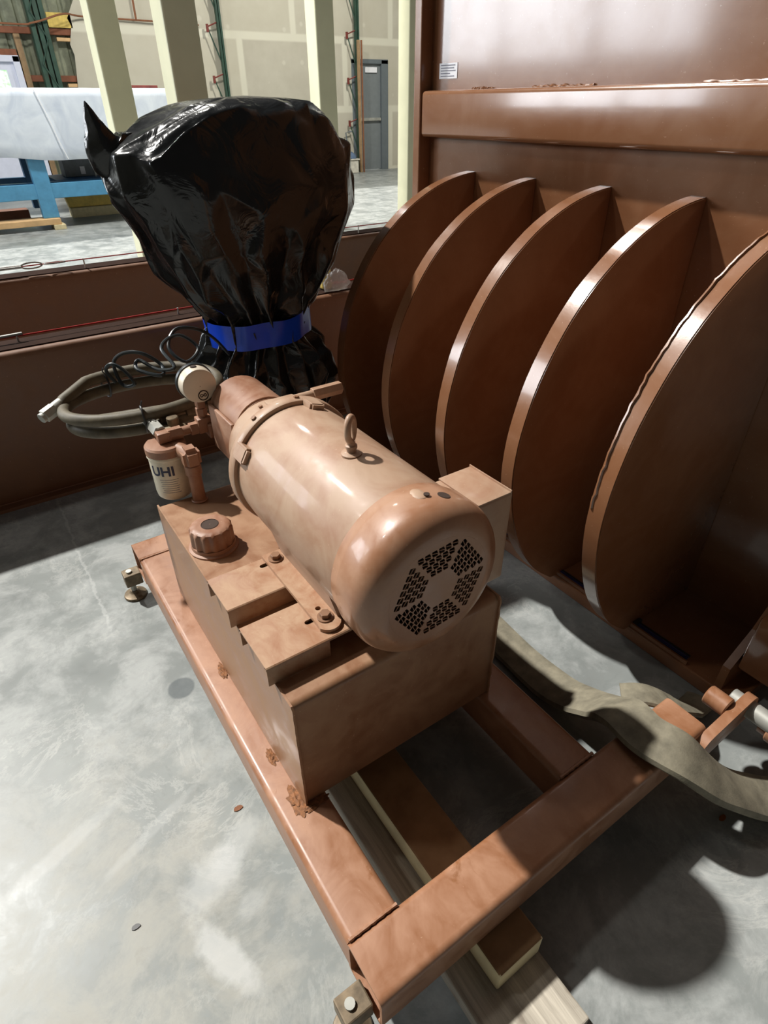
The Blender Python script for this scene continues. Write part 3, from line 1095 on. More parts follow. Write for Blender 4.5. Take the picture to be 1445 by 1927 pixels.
# inverted channel brackets
for i, (y0, y1) in enumerate(((0.842, 0.953), (0.672, 0.790))):
    x0, x1, zt, th = 0.211, 0.735 - 0.03, 0.542, 0.004
    bm = NB()
    plate2d(bm, [(x0, y0 + 0.003), (x1, y0 + 0.003), (x1, y1 - 0.003), (x0, y1 - 0.003)],
            [slot(0.333, (y0 + y1) / 2 + (0.0 if i else 0.03), 0.034, 0.011, 0.0)], th, Matrix.Translation((0, 0, zt - th / 2)))
    for yy, xe in ((y0, 0.335 if i else x1), (y1 - th, x1)):
        if i and yy != y0:
            plate2d(bm, [(x0, TZ1 + 0.002), (xe, TZ1 + 0.002), (xe, zt - 0.002), (x0, zt - 0.002)], [slot(0.385, 0.522, 0.03, 0.012)], th, XZ(yy + th / 2))
        else:
            box(bm, x0, xe, yy, yy + th, TZ1 + 0.001, zt - 0.002, 0.001)
        yc = y0 + 0.004 if yy == y0 else y1 - 0.004
        tube(bm, [(x0, yc, zt - 0.004), (x1, yc, zt - 0.004)], 0.004, 10)
    obj('channel_bracket', bm, M['bracket'], tk, True)
# unseen manifold added beyond the tank, shaped to shade the canvas hose
bm = NB()
box(bm, TX1 + 0.002, 0.795, 0.84, 1.22, 0.44, 0.545, 0.006)
vm = obj('added_manifold', bm, M['pump'], tk, True)
for y in (0.88, 1.01, 1.14):
    bm = NB()
    cyl(bm, (0.74, y, 0.545), (0.74, y, 0.60), 0.022, 20, 0.003)
    obj('added_coil', bm, M['pump'], vm, True)
# filler cap
cx, cy = 0.281, 1.113
bm = NB()
lathe(bm, [(0.056, 0), (0.056, 0.004), (0.05, 0.006), (0.049, 0.014)], (cx, cy, TZ1), (0, 0, 1), 40)
fc = obj('filler_neck', bm, M['pump'], tk, True)
bm = NB()
rings = []
for r0, h in ((0.046, 0.012), (0.047, 0.016), (0.0465, 0.050), (0.044, 0.056), (0.038, 0.059), (0.03, 0.0595), (0.001, 0.0595)):
    fl = 0.0022 if 0.013 < h < 0.052 else 0.0005
    rings.append([bm.verts.new((cx + (r0 + fl * math.cos(14 * a)) * math.cos(a), cy + (r0 + fl * math.cos(14 * a)) * math.sin(a), TZ1 + h)) for a in [2 * PI * k / 112 for k in range(112)]])
for a, b in zip(rings[:-1], rings[1:]):
    for k in range(112):
        bm.faces.new((a[k], a[(k + 1) % 112], b[(k + 1) % 112], b[k]))
bm.faces.new(rings[0])
bm.faces.new(rings[-1])
obj('filler_cap', bm, M['pump'], tk, True)
bm = NB()
lathe(bm, [(0.001, 0.0), (0.02, 0.0), (0.019, 0.001)], (cx, cy, TZ1 + 0.0597), (0, 0, 1), 24, False)
obj('cap_grime', bm, M['dirt'], tk)
# grime at the far end of the tank top
bm = NB()
box(bm, 0.44, 0.56, 1.345, 1.36, TZ1 - 0.002, TZ1 + 0.01, 0.003)
obj('rear_lip', bm, M['tank'], tk)

# ------------------------------------------------------------------ electric motor
mx, mz = 0.478, 0.678
mo = thing('electric_motor', (mx, 0.8, 0.5425), 'brown dust-covered electric motor lying on the tank brackets', 'motor')
AX = (0, 1, 0)
bm = NB()
lathe(bm, [(0.128, 0.60), (0.1395, 0.628), (0.1395, 0.975), (0.139, 1.00), (0.137, 1.045)], (mx, 0, mz), AX, 96)
obj('barrel', bm, M['motor'], mo, True)
# drive-end bell
bm = NB()
lathe(bm, [(0.1375, 1.046), (0.1455, 1.047), (0.147, 1.050), (0.147, 1.072), (0.144, 1.078), (0.122, 1.088), (0.108, 1.092)], (mx, 0, mz), AX, 96)
eb = obj('end_bell', bm, M['motor'], mo, True)
for a in (-60, 18, 160):
    bm = NB()
    aa = math.radians(a)
    c_ = Vector((mx + 0.142 * math.sin(aa), 1.035, mz + 0.142 * math.cos(aa)))
    e = Vector((math.sin(aa), 0, math.cos(aa)))
    tn = Vector((math.cos(aa), 0, -math.sin(aa)))
    b = bmesh.new()
    bmesh.ops.create_cube(b, size=1)
    bmesh.ops.bevel(b, geom=b.edges[:], offset=0.12, segments=2, affect='EDGES')
    join(bm, b, basis(tn * 0.035, Vector((0, 1, 0)) * 0.05, e * 0.014, c_))
    obj('bolt_lug', bm, M['motor'], eb, True)
for a in (8, -32):
    aa = math.radians(a)
    e = Vector((math.sin(aa), 0, math.cos(aa)))
    bolt('bolt', Vector((mx, 1.062, mz)) + e * 0.144, M['bolt'], eb, 0.006, 0.004, False, e)
# fan cowl
bm = NB()
prof = [(0.1415, 0.655), (0.1455, 0.634), (0.147, 0.630), (0.147, 0.592)]
for k in range(1, 9):
    a = PI / 2 * k / 9
    prof.append((0.147 - 0.045 * (1 - math.cos(a)), 0.592 - 0.044 * math.sin(a)))
prof += [(0.1015, 0.5483), (0.1005, 0.5483)]
lathe(bm, prof, (mx, 0, mz), AX, 96, cap=False)
cw = obj('fan_cowl', bm, M['cowl'], mo, True)
# perforated grille plate: six hexagonal sectors of lens-shaped holes
gc = (0.480, 0.680)


def inside_sector(px, py):
    rr = math.hypot(px, py)
    best = None
    for k in range(6):
        n_a = math.radians(36 + 60 * k)
        d = px * math.cos(n_a) + py * math.sin(n_a)
        s = -px * math.sin(n_a) + py * math.cos(n_a)
        if best is None or d > best[0]:
            best = (d, s, n_a, k)
    return best


holes = []
for k in range(6):
    n_a = math.radians(36 + 60 * k)
    e1 = (math.cos(n_a), math.sin(n_a))
    e2 = (-math.sin(n_a), math.cos(n_a))
    for row in range(4):
        d = 0.0405 + row * 0.0128
        half = (d - 0.0054) * math.tan(math.radians(30)) - 0.001
        half -= 0.0006
        m = max(2, round(2 * half / 0.0128))
        pit = 2 * half / m
        for q in range(m):
            s = (q - (m - 1) / 2) * pit
            cx_, cy_ = gc[0] + e1[0] * d + e2[0] * s, gc[1] + e1[1] * d + e2[1] * s
            # rounded rhombus split by a thin diagonal web
            w, h, g_ = pit / 2 - 0.0006, 0.0058, 0.0004
            for sg in (1, -1):
                tri = [(-w, g_ - 0.0016), (w, g_ + 0.0016), (w * 0.8, h), (-w * 0.7, h)] if sg > 0 else [(-w, -g_ - 0.0016), (w, -g_ + 0.0016), (w * 0.7, -h), (-w * 0.8, -h)]
                holes.append([(cx_ + e2[0] * x + e1[0] * y, cy_ + e2[1] * x + e1[1] * y) for x, y in tri])
bm = NB()
plate2d(bm, circle(mx, mz, 0.1004, 96), holes, 0.0018, XZ(0.5492))
obj('fan_grille', bm, M['cowl'], cw)
# fan behind the grille
bm = NB()
lathe(bm, [(0.03, 0.562), (0.034, 0.575), (0.10, 0.592), (0.10, 0.596), (0.001, 0.6)], (mx, 0, mz), AX, 40)
for k in range(9):
    a = 2 * PI * k / 9
    e = Vector((math.cos(a), 0, math.sin(a)))
    tn = Vector((-math.sin(a), 0, math.cos(a)))
    b = bmesh.new()
    bmesh.ops.create_cube(b, size=1)
    join(bm, b, basis(e * 0.068, Vector((0, 1, 0)) * 0.03, tn * 0.004, Vector((mx, 0.577, mz)) + e * 0.066))
obj('fan', bm, M['dirt'], mo)
bm = NB()
a = math.radians(16)
e = Vector((math.sin(a), 0, math.cos(a)))
cyl(bm, Vector((mx, 0.598, mz)) + e * 0.1462, Vector((mx, 0.598, mz)) + e * 0.1476, 0.0105, 24)
obj('plug_hole', bm, M['dirt'], cw, True)
bm = NB()
b = bmesh.new()
bmesh.ops.create_icosphere(b, subdivisions=3, radius=0.02)
for v in b.verts:
    v.co = Vector((mx + 0.004 + v.co.x * 0.55 + 0.002 * noise.noise(v.co * 120), 0.617 + v.co.y * 0.85, mz + 0.1463 + max(-0.002, v.co.z * 0.16)))
join(bm, b)
obj('paint_blob', bm, M['motor'], cw, True)
bm = NB()
cyl(bm, (mx + 0.012, 0.606, mz + 0.149), (mx + 0.012, 0.606, mz + 0.1505), 0.005, 16)
obj('screw', bm, M['dirt'], cw, True)
# eyebolt
ey = Vector((mx - 0.006, 0.80, mz + 0.1385))
bm = NB()
lathe(bm, [(0.019, -0.002), (0.019, 0.003), (0.014, 0.005), (0.009, 0.006), (0.008, 0.012), (0.011, 0.013), (0.011, 0.018), (0.008, 0.02), (0.0075, 0.028)], ey, (0, 0, 1), 24)
ring = []
ang = math.radians(35)
for k in range(28):
    a = 2 * PI * k / 28
    ring.append(ey + Vector((math.cos(ang) * 0.0135 * math.cos(a), math.sin(ang) * 0.0135 * math.cos(a), 0.049 + 0.022 * math.sin(a))))
tube(bm, ring, 0.0062, 12, closed=True)
obj('eyebolt', bm, M['motor'], mo, True)
# terminal box
bm = NB()
box(bm, 0.60, 0.725, 0.637, 0.752, 0.52, 0.731, 0.008, 3)
jb = obj('terminal_box', bm, M['motor'], mo, True)
bm = NB()
box(bm, 0.634, 0.714, 0.634, 0.75, 0.731, 0.7345, 0.001)
box(bm, 0.714, 0.716, 0.634, 0.752, 0.728, 0.738, 0.0005)
obj('box_lid', bm, M['motor'], jb, True)
# foot plates
for s in (-1, 1):
    x0, x1 = (0.353 - 0.022, 0.43) if s < 0 else (0.53, 0.625)
    bm = NB()
    zf = 0.5465
    if s < 0:
        y0, y1 = 0.700, 0.950
        outl = [(x0 + 0.006, y0 - 0.016 + 0.02), (x0 + 0.002, y0 - 0.004)]
        outl = [(x0, y0 + 0.01)] + [(0.352 + 0.024 * math.cos(a), y0 + 0.006 + 0.024 * math.sin(a)) for a in [PI + PI * k / 8 for k in range(1, 8)]] + [(0.376, y0 + 0.006), (x1, y0 + 0.03), (x1, y1), (x0, y1)]
        plate2d(bm, outl, [circle(0.352, 0.745, 0.0055, 14)], 0.007, Matrix.Translation((0, 0, zf)))
    else:
        box(bm, x0, x1, 0.70, 0.95, 0.543, 0.55, 0.002)
    obj('foot_plate', bm, M['bracket'], mo, True)
    # sloping web up to the barrel
    bm = NB()
    xa, xb = (0.372, 0.392) if s < 0 else (0.56, 0.58)
    prism(bm, [(xa, 0.548), (xb, 0.548), (mx + s * 0.095, mz - 0.09), (mx + s * 0.122, mz - 0.066)] if s < 0 else [(xb, 0.548), (xa, 0.548), (mx + 0.095, mz - 0.09), (mx + 0.122, mz - 0.066)], XZ(0.705), 0.235)
    obj('foot_web', bm, M['motor'], mo, True)
for y in (0.717, 0.925):
    bolt('bolt', (0.352, y, 0.55), M['bolt'], mo, 0.0105, 0.009)
# pump adapter housing (cast bell) on the drive end
bm = NB()
lathe(bm, [(0.105, 1.085), (0.106, 1.092), (0.1055, 1.165), (0.103, 1.180), (0.096, 1.190), (0.05, 1.195)], (mx, 0, mz), AX, 72)
ad = obj('pump_adapter', bm, M['motor'], mo, True)
bm = NB()
box(bm, mx - 0.012, mx + 0.06, 1.10, 1.165, mz + 0.098, mz + 0.11, 0.004)
cyl(bm, (mx + 0.05, 1.135, mz + 0.108), (mx + 0.105, 1.135, mz + 0.108), 0.010, 16, 0.001)
hexbar(bm, (mx + 0.095, 1.135, mz + 0.108), (mx + 0.17, 1.135, mz + 0.108), 0.015)
obj('pipe_stub', bm, M['motor'], ad, True)
e = Vector((math.sin(math.radians(-14)), 0, math.cos(math.radians(-14))))
bolt('bolt', Vector((mx, 1.15, mz)) + e * 0.1045, M['bolt'], ad, 0.005, 0.003, False, e)

# ------------------------------------------------------------------ pump with manifold, gauge and filter
pu = thing('hydraulic_pump', (mx, 1.32, TZ1), 'brown hydraulic pump with fittings behind the motor', 'pump')
bm = NB()
prof = [(-0.075, -0.07), (0.075, -0.07), (0.075, 0.03)]
prof += [(0.075 * math.cos(PI * k / 16), 0.035 + 0.068 * math.sin(PI * k / 16)) for k in range(17)] + [(-0.075, 0.03)]
prism(bm, [(mx - 0.0 + x, mz + z) for x, z in prof], XZ(1.192), 0.165)
bmesh.ops.bevel(bm, geom=[e for e in bm.edges if e.calc_face_angle(0) > 1.2], offset=0.004, segments=2, affect='EDGES')
obj('pump_body', bm, M['pump'], pu, True, angle=25)
bm = NB()
box(bm, mx - 0.083, mx - 0.074, 1.20, 1.345, mz - 0.06, mz + 0.055, 0.003)
obj('port_plate', bm, M['pump'], pu, True)
# manifold bar along x
MY, MZ = 1.385, 0.660
bm = NB()
box(bm, 0.268, 0.30, MY - 0.014, MY + 0.014, MZ - 0.013, MZ + 0.013, 0.003)
hexbar(bm, (0.295, MY, MZ), (0.33, MY, MZ), 0.0165)
cyl(bm, (0.33, MY, MZ), (0.36, MY, MZ), 0.012, 20)
hexbar(bm, (0.35, MY, MZ), (0.372, MY, MZ), 0.016)
box(bm, 0.370, 0.408, MY - 0.015, MY + 0.015, MZ - 0.014, MZ + 0.025, 0.003)
cyl(bm, (0.405, MY, MZ), (0.47, MY - 0.03, MZ), 0.017, 20)
box(bm, 0.39, 0.44, MY - 0.03, MY + 0.02, MZ - 0.028, MZ + 0.01, 0.006)
mb = obj('manifold', bm, M['pump'], pu, True)
bm = NB()
cyl(bm, (0.388, MY, MZ + 0.02), (0.388, MY, MZ + 0.075), 0.009, 16)
hexbar(bm, (0.388, MY, MZ + 0.03), (0.388, MY, MZ + 0.05), 0.014)
box(bm, 0.378, 0.398, MY - 0.012, MY + 0.012, MZ + 0.05, MZ + 0.07, 0.003)
obj('gauge_stem', bm, M['pump'], mb, True)
# silver fitting towards the back
bm = NB()
cyl(bm, (0.283, MY + 0.012, MZ + 0.004), (0.275, MY + 0.10, MZ + 0.012), 0.0155, 20, 0.002)
hexbar(bm, (0.282, MY + 0.014, MZ + 0.004), (0.2795, MY + 0.05, MZ + 0.008), 0.018)
obj('hose_fitting', bm, M['dull_zinc'], mb, True)
bm = NB()
hexbar(bm, (0.300, 1.47, MZ + 0.004), (0.33, 1.472, MZ + 0.006), 0.017)
cyl(bm, (0.30, 1.47, MZ + 0.005), (0.47, 1.475, MZ + 0.01), 0.011, 16)
hexbar(bm, (0.37, 1.472, MZ + 0.008), (0.41, 1.474, MZ + 0.009), 0.018)
hexbar(bm, (0.43, 1.474, MZ + 0.009), (0.465, 1.475, MZ + 0.01), 0.019)
cyl(bm, (0.325, 1.43, MZ - 0.002), (0.325, 1.43, MZ + 0.024), 0.015, 18, 0.002)
box(bm, 0.298, 0.352, 1.405, 1.452, MZ - 0.02, MZ + 0.003, 0.004)
cyl(bm, (0.46, 1.475, MZ + 0.01), (0.50, 1.34, MZ + 0.01), 0.012, 16)
obj('valve_fitting', bm, M['rust_steel'], mb, True)
# standpipe and elbow on the tank top
bm = NB()
px_, py_ = 0.321, 1.316
cyl(bm, (px_, py_, TZ1 + 0.0005), (px_, py_, 0.60), 0.0165, 24)
cyl(bm, (px_, py_, TZ1 + 0.0005), (px_, py_, TZ1 + 0.006), 0.021, 24, 0.002)
cyl(bm, (px_, py_, 0.575), (px_, py_, 0.603), 0.0205, 24, 0.002)
b = bmesh.new()
bmesh.ops.create_cube(b, size=1)
bmesh.ops.bevel(b, geom=b.edges[:], offset=0.22, segments=3, affect='EDGES')
join(bm, b, basis(Vector((1, 0, 0)) * 0.043, Vector((0, 1, 0)) * 0.046, Vector((0, 0, 1)) * 0.055, Vector((px_, py_, 0.622))))
cyl(bm, (px_, py_, 0.628), (px_ - 0.018, py_ + 0.055, 0.628), 0.019, 20)
obj('standpipe', bm, M['pump'], pu, True)
# oil filter
fx, fy = 0.284, 1.388
bm = NB()
lathe(bm, [(0.03, 0.645), (0.046, 0.643), (0.05, 0.638), (0.05, 0.620), (0.044, 0.618)], (fx, fy, 0), (0, 0, 1), 40)
fh = obj('filter_head', bm, M['pump'], pu, True)
bm = NB()
lathe(bm, [(0.044, 0.6205), (0.0475, 0.620), (0.0495, 0.617), (0.0495, 0.613), (0.047, 0.610), (0.0465, 0.515), (0.0445, 0.503), (0.040, 0.498), (0.02, 0.496), (0.001, 0.496)], (fx, fy, 0), (0, 0, 1), 48)
fc = obj('filter_can', bm, M['cream'], pu, True)
# lettering bent round the can
cu = bpy.data.curves.new('txt', 'FONT')
cu.body = 'UHI'
cu.size = 0.036
cu.offset = 0.0011
cu.align_x = 'CENTER'
to = bpy.data.objects.new('txt', cu)
COL.objects.link(to)
me = bpy.data.meshes.new_from_object(to.evaluated_get(bpy.context.evaluated_depsgraph_get()))
bpy.data.objects.remove(to)
bm = NB()
bm.from_mesh(me)
bmesh.ops.subdivide_edges(bm, edges=[e for e in bm.edges if e.calc_length() > 0.006], cuts=2)
bmesh.ops.triangulate(bm, faces=bm.faces)
a_mid = math.radians(231)
for v in bm.verts:
    a = a_mid + v.co.x / 0.0472
    v.co = Vector((fx + 0.0473 * math.cos(a), fy + 0.0473 * math.sin(a), 0.572 + v.co.y))
obj('lettering', bm, M['navy'], fc)
bm = NB()
for k in range(7):
    z = 0.560 - k * 0.0062
    aw = 0.5 - 0.04 * (k % 3)
    tube(bm, [(fx + 0.0468 * math.cos(a_mid + aw * (s / 8 - 1) * 1.0 + 0.25), fy + 0.0468 * math.sin(a_mid + aw * (s / 8 - 1) + 0.25), z) for s in range(17)], 0.0006, 4)
obj('fine_print', bm, M['print'], fc)
# pressure gauge seen from behind
g = thing('pressure_gauge', (0.388, 1.38, MZ + 0.075), 'round cream pressure gauge seen from behind, above the manifold', 'gauge')
gx, gy, gz = 0.388, 1.385, 0.775
bm = NB()
lathe(bm, [(0.001, -0.030), (0.036, -0.030), (0.0405, -0.028), (0.042, -0.024), (0.0425, 0.004)], (gx, gy, gz), AX, 56, False)
obj('case', bm, M['gauge_cream'], g, True)
bm = NB()
lathe(bm, [(0.0425, 0.003), (0.0455, 0.003), (0.046, 0.006), (0.046, 0.012), (0.044, 0.014), (0.001, 0.014)], (gx, gy, gz), AX, 56, False)
obj('bezel', bm, M['cable'], g, True)
bm = NB()
cyl(bm, (gx - 0.001, gy - 0.008, gz + 0.0415), (gx - 0.001, gy - 0.008, gz + 0.0445), 0.0075, 20, 0.001)
obj('vent_plug', bm, M['dirt'], g, True)
bm = NB()
for cx_, r0, r1 in ((0.0, 0.0105, 0.013), (-0.0042, 0.0022, 0.004), (0.0042, 0.0022, 0.004)):
    plate2d(bm, circle(gx + 0.004 + cx_, gz - 0.0235, r1, 32), [circle(gx + 0.004 + cx_, gz - 0.0235, r0, 32)], 0.001, XZ(gy - 0.0306))
obj('maker_mark', bm, M['dirt'], g)

# ------------------------------------------------------------------ coiled hydraulic hose
hs = thing('hydraulic_hose', (0.31, 1.6, 0.64), 'coiled grey rubber hydraulic hose with an end fitting beside the gauge', 'hose')
path = []
hcx, hcy = 0.312, 1.60
for k in range(0, 131):
    a = math.radians(150 - 5.4 * k)
    s = k / 130
    z = 0.715 - 0.072 * s
    rx, ry = 0.200 - 0.008 * math.sin(s * 9), 0.142 - 0.012 * s
    path.append(Vector((hcx + rx * math.cos(a) + 0.02 * math.sin(a), hcy + ry * math.sin(a) - 0.02 * math.cos(a), z)))
start = [Vector((0.105, 1.655, 0.688)), Vector((0.118, 1.668, 0.695))]
path = start + path[3:]
end = path[-1]
path += smooth_path([end, end + Vector((0.03, -0.02, -0.004)), (0.455, 1.49, 0.668)], 4)[1:]
bm = NB()
tube(bm, path, 0.0155, 14)
obj('rubber_hose', bm, M['hose'], hs, True)
bm = NB()
cyl(bm, (0.112, 1.662, 0.692), (0.085, 1.648, 0.684), 0.0155, 20, 0.002)
hexbar(bm, (0.09, 1.650, 0.685), (0.060, 1.634, 0.677), 0.0175)
cyl(bm, (0.062, 1.635, 0.6775), (0.052, 1.630, 0.675), 0.013, 20, 0.001)
obj('end_fitting', bm, M['dull_zinc'], hs, True)
for (a, zc, dz) in ((118, 0.70, 0.0), (262, 0.692, 0.0)):
    aa = math.radians(a)
    p = Vector((hcx + 0.198 * math.cos(aa) + 0.02 * math.sin(aa), hcy + 0.138 * math.sin(aa) - 0.02 * math.cos(aa), zc - 0.012))
    tdir = Vector((-0.198 * math.sin(aa), 0.138 * math.cos(aa), 0)).normalized()
    nd = Vector((tdir.y, -tdir.x, 0))
    bm = NB()
    tube(bm, [p + nd * 0.021 * math.cos(q) + Vector((0, 0, 1)) * 0.034 * math.sin(q) for q in [2 * PI * k / 24 for k in range(24)]], 0.003, 6, closed=True)
    tube(bm, [p + Vector((0, 0, 0.033)), p + Vector((0.004, -0.006, 0.05))], 0.002, 5)
    obj('cable_tie', bm, M['black'], hs, True)

# thin cable looped over the hose
bm = NB()
pts = [(0.26, 1.70, 0.70), (0.245, 1.71, 0.735), (0.262, 1.70, 0.752), (0.285, 1.68, 0.735), (0.30, 1.66, 0.70), (0.275, 1.70, 0.69), (0.27, 1.72, 0.745), (0.30, 1.72, 0.768),
       (0.345, 1.70, 0.765), (0.385, 1.68, 0.73), (0.37, 1.64, 0.715), (0.32, 1.68, 0.73), (0.335, 1.71, 0.745), (0.37, 1.66, 0.725), (0.41, 1.64, 0.73), (0.40, 1.70, 0.765), (0.43, 1.72, 0.785),
       (0.47, 1.72, 0.785), (0.50, 1.69, 0.75), (0.45, 1.66, 0.73), (0.42, 1.70, 0.765), (0.46, 1.74, 0.80), (0.52, 1.74, 0.79), (0.58, 1.78, 0.74), (0.64, 1.84, 0.66)]
tube(bm, smooth_path(pts, 5), 0.005, 8)
tag(obj('cable_bundle', bm, M['cable'], None, True, loc=(0.38, 1.66, 0.7)), 'thin dark cable looped in a bundle over the hose coil', 'cable')

# ------------------------------------------------------------------ black plastic bag over the control post
bg = thing('bagged_post', (0.85, 2.0, 0.0), 'control post wrapped in a big black plastic bag with blue tape', 'bagged machine')
bm = NB()
box(bm, 0.77, 0.87, 1.95, 2.05, 0.0, 0.9, 0.008)
box(bm, 0.70, 0.94, 1.88, 2.12, 0.0, 0.012, 0.002)
obj('post', bm, M['beam'], bg, True)


def interp(tab, z):
    for (z0, *a), (z1, *b) in zip(tab[:-1], tab[1:]):
        if z0 <= z <= z1:
            s = (z - z0) / (z1 - z0)
            s2 = s * s * (3 - 2 * s) * 0.5 + s * 0.5
            return [u + (v - u) * s2 for u, v in zip(a, b)]
    return tab[-1][1:] if z > tab[-1][0] else tab[0][1:]


def crumple(p, s):
    d, _ = noise.voronoi(p * s)
    return d[1] - d[0]


def bag_surface(tab, zs, na, amp, gather, seed, closed_top, yc=2.0):
    """Coarse crumpled cage; creased edges plus subdivision turn it into folded film."""
    bm = NB()
    rng = random.Random(seed)
    rings = []
    for j, z in enumerate(zs):
        xa, xb, b, g_, n_ = interp(tab, z)
        a = (xb - xa) / 2
        c = (xa + xb) / 2
        ring = []
        step = (zs[min(j + 1, len(zs) - 1)] - zs[max(j - 1, 0)]) / 2
        inner = 0 < j < len(zs) - 1
        for k in range(na):
            th = 2 * PI * (k + (rng.uniform(-0.3, 0.3) if inner else 0) + 0.25 * math.sin(j * 1.3 + seed) * (1 - g_)) / na
            ct, st = math.cos(th), math.sin(th)
            e = 2.0 / n_
            x = a * math.copysign(abs(ct) ** e, ct)
            y = b * math.copysign(abs(st) ** e, st)
            w = gather * g_ * (0.5 if k % 2 else -0.5) * rng.uniform(0.5, 1.35) + amp * rng.uniform(-1.2, 0.8) * (1 - 0.6 * g_)
            d = Vector((x, y, 0))
            L = max(1e-4, d.length)
            d = d * (1 + w / L * min(1.0, L / 0.12))
            dz = rng.uniform(-0.33, 0.33) * step if inner else 0.0
            ring.append(bm.verts.new((c + d.x, yc + d.y, z + dz)))
        rings.append(ring)
    for r0, r1 in zip(rings[:-1], rings[1:]):
        for k in range(na):
            k2 = (k + 1) % na
            if rng.random() < 0.5:
                bm.faces.new((r0[k], r0[k2], r1[k2]))
                bm.faces.new((r0[k], r1[k2], r1[k]))
            else:
                bm.faces.new((r0[k], r0[k2], r1[k]))
                bm.faces.new((r0[k2], r1[k2], r1[k]))
    if closed_top:
        top = rings[-1]
        cc = Vector((0, 0, 0))
        for v in top:
            cc += v.co
        cc /= len(top)
        cv = bm.verts.new(cc + Vector((0, 0, 0.006)))
        for k in range(na):
            bm.faces.new((top[k], top[(k + 1) % na], cv))
    return bm


def crease(o, seed, share=0.45):
    rng = random.Random(seed)
    me = o.data
    at = me.attributes.new('crease_edge', 'FLOAT', 'EDGE')
    for i in range(len(me.edges)):
        at.data[i].value = rng.uniform(0.45, 0.8) if rng.random() < share else 0.12
    md = o.modifiers.new('subdivision', 'SUBSURF')
    md.levels = 2
    md.render_levels = 3


#        z    xmin  xmax   b   gather n
tab = [(0.690, 0.655, 0.985, 0.155, 1.0, 2.0), (0.745, 0.645, 0.99, 0.16, 1.0, 2.0), (0.79, 0.60, 1.03, 0.19, 0.9, 2.1), (0.85, 0.552, 1.068, 0.22, 0.75, 2.2),
       (0.95, 0.495, 1.13, 0.245, 0.5, 2.4), (1.06, 0.445, 1.178, 0.255, 0.28, 2.6), (1.14, 0.425, 1.185, 0.25, 0.15, 2.7), (1.22, 0.415, 1.165, 0.235, 0.1, 2.8),
       (1.275, 0.50, 1.13, 0.22, 0.05, 3.0), (1.315, 0.60, 1.09, 0.20, 0.03, 3.0), (1.335, 0.66, 1.05, 0.17, 0.0, 3.0), (1.345, 0.74, 0.98, 0.10, 0.0, 2.6)]
bm = bag_surface(tab, [0.70, 0.735, 0.775, 0.83, 0.90, 0.98, 1.06, 1.14, 1.21, 1.265, 1.305, 1.332, 1.345], 34, 0.02, 0.055, 12, True)
# the pointed corner of the bag, a folded ear on the left
ea = [(0.54, 2.01, 1.20), (0.455, 2.0, 1.225), (0.43, 2.0, 1.28), (0.417, 2.0, 1.340)]
b = bmesh.new()
rings = []
sec = [(0.085, 0.05), (0.062, 0.055), (0.026, 0.04), (0.001, 0.002)]
EN = 16
path = smooth_path(ea, 6)
for i, p in enumerate(path):
    s = i / (len(path) - 1) * 3
    k = min(int(s), 2)
    f_ = s - k
    w = sec[k][0] * (1 - f_) + sec[k + 1][0] * f_
    h = sec[k][1] * (1 - f_) + sec[k + 1][1] * f_
    d = (path[min(i + 1, len(path) - 1)] - path[max(i - 1, 0)]).normalized()
    u = Vector((0, 1, 0))
    v = d.cross(u).normalized()
    rings.append([b.verts.new(p + v * w * math.cos(2 * PI * q / EN) * (1 + 0.25 * math.cos(6 * PI * q / EN)) + u * h * math.sin(2 * PI * q / EN)) for q in range(EN)])
for r0, r1 in zip(rings[:-1], rings[1:]):
    for q in range(EN):
        b.faces.new((r0[q], r0[(q + 1) % EN], r1[(q + 1) % EN], r1[q]))
join(bm, b)
crease(obj('bag_hood', bm, M['polythene'], bg, True, angle=180), 4)
tab2 = [(0.33, 0.60, 1.03, 0.15, 0.7, 2.2), (0.42, 0.565, 1.085, 0.20, 0.8, 2.2), (0.50, 0.555, 1.09, 0.21, 0.9, 2.1), (0.58, 0.575, 1.05, 0.20, 1.0, 2.0), (0.645, 0.64, 1.0, 0.165, 1.0, 2.0), (0.69, 0.655, 0.985, 0.155, 1.0, 2.0), (0.72, 0.655, 0.985, 0.155, 1.0, 2.0)]
bm = bag_surface(tab2, [0.33, 0.37, 0.42, 0.47, 0.52, 0.57, 0.62, 0.66, 0.71], 34, 0.028, 0.06, 5, False)
crease(obj('bag_skirt', bm, M['polythene'], bg, True, angle=180), 9)
bm = NB()
rings = []
for j in range(7):
    z = 0.658 + 0.082 * j / 6
    ring = []
    for k in range(120):
        th = 2 * PI * k / 120
        w = 0.006 * noise.noise(Vector((math.cos(th) * 3, math.sin(th) * 3, z * 12)))
        ring.append(bm.verts.new((0.82 + (0.186 + w) * math.cos(th), 2.0 + (0.178 + w) * math.sin(th), z + 0.012 * math.cos(th) + 0.006 * noise.noise(Vector((math.cos(th) * 2, math.sin(th) * 2, 0))))))
    rings.append(ring)
for r0, r1 in zip(rings[:-1], rings[1:]):
    for k in range(120):
        bm.faces.new((r0[k], r0[(k + 1) % 120], r1[(k + 1) % 120], r1[k]))
tp = obj('tape_band', bm, M['blue_tape'], bg, True)
tp['label'] = 'wide blue tape wound round the neck of the bag'


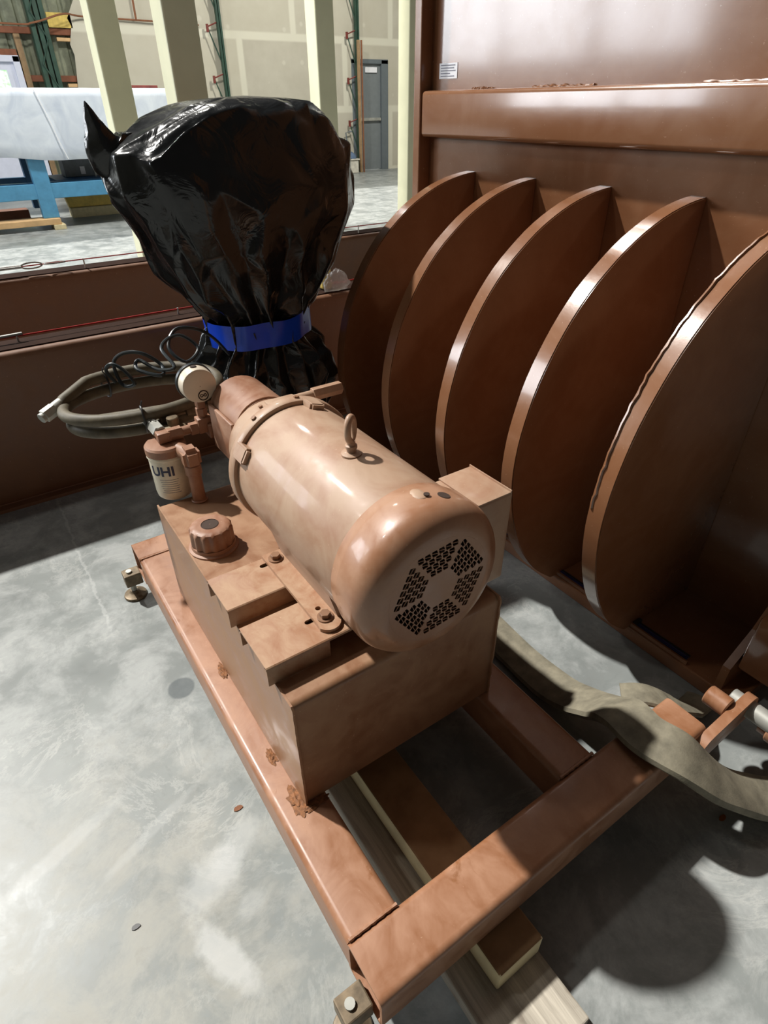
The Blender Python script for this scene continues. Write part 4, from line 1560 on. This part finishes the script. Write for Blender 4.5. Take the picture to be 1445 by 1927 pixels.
# ------------------------------------------------------------------ flat canvas hose at the right
def flat_hose(path, widths, thick, name, label, tilt):
    P = smooth_path(path, 8)
    bm = NB()
    n = len(P)
    rings = []
    for i, p in enumerate(P):
        s = i / (n - 1)
        d = (P[min(i + 1, n - 1)] - P[max(i - 1, 0)]).normalized()
        side = d.cross(Vector((0, 0, 1))).normalized()
        nrm = side.cross(d).normalized()
        tl = tilt(s)
        sd = side * math.cos(tl) + nrm * math.sin(tl)
        nn = -side * math.sin(tl) + nrm * math.cos(tl)
        w = widths * (1 + 0.06 * noise.noise(Vector((s * 12, 1, 1)))) / 2
        crown = 0.004 * noise.noise(Vector((s * 20, 3, 3)))
        ring = []
        for a, h in ((-1.0, 0.0), (-0.92, 0.6), (-0.5, 0.95 + crown * 60), (0.0, 1.0 + crown * 100), (0.5, 0.95), (0.92, 0.6), (1.0, 0.0), (0.92, -0.6), (0.5, -0.9), (0, -0.95), (-0.5, -0.9), (-0.92, -0.6)):
            ring.append(bm.verts.new(p + sd * a * w + nn * h * thick / 2))
        rings.append(ring)
    for r0, r1 in zip(rings[:-1], rings[1:]):
        for k in range(12):
            bm.faces.new((r0[k], r0[(k + 1) % 12], r1[(k + 1) % 12], r1[k]))
    bm.faces.new(rings[0])
    bm.faces.new(rings[-1])
    bmesh.ops.recalc_face_normals(bm, faces=bm.faces)
    return P, bm


P_, bm = flat_hose([(1.06, 1.35, 0.02), (1.0, 1.1, 0.02), (0.975, 0.86, 0.022), (0.965, 0.72, 0.024), (0.956, 0.60, 0.042), (0.944, 0.52, 0.085), (0.922, 0.45, 0.15), (0.897, 0.39, 0.215), (0.882, 0.32, 0.229), (0.905, 0.25, 0.222), (0.965, 0.19, 0.155), (1.06, 0.145, 0.075), (1.16, 0.10, 0.03), (1.3, 0.06, 0.022)], 0.105, 0.034, 'h', '', lambda s: -0.2 * math.sin(s * PI))
fh_ = obj('canvas_hose', bm, M['canvas'], None, True, loc=(0.95, 0.4, 0.03))
tag(fh_, 'flattened grey canvas hose draped over the skid tube', 'hose')
P2, bm = flat_hose([(0.99, 0.45, 0.15), (1.03, 0.41, 0.16), (1.10, 0.365, 0.12), (1.18, 0.36, 0.05), (1.26, 0.37, 0.02)], 0.075, 0.02, 'h', '', lambda s: 0.2)
tag(obj('canvas_hose', bm, M['canvas'], None, True, loc=(1.1, 0.38, 0.02)), 'short canvas hose branch dropping behind the skid tube', 'hose')

# ------------------------------------------------------------------ small litter on the floor
for (x, y, s, m, lb) in ((0.215 - 0.085, 0.80, 0.011, 'leaf', 'tiny brown leaf scrap on the floor against the skid rail'),
                         (-0.13, 0.69, 0.009, 'black', 'tiny black twig on the floor left of the skid'),
                         (1.02, 0.16, 0.01, 'orange_bit', 'tiny orange rust flake on the dark floor under the hinge')):
    bm = NB()
    pts = [(x + s * math.cos(a) * (1 + 0.5 * noise.noise(Vector((a, x, y)))), y + s * 0.55 * math.sin(a)) for a in [2 * PI * k / 9 for k in range(9)]]
    prism(bm, pts, Matrix.Translation((0, 0, 0.0)), 0.002)
    tag(obj('debris_scrap', bm, M[m], None, loc=(x, y, 0)), lb, 'debris')
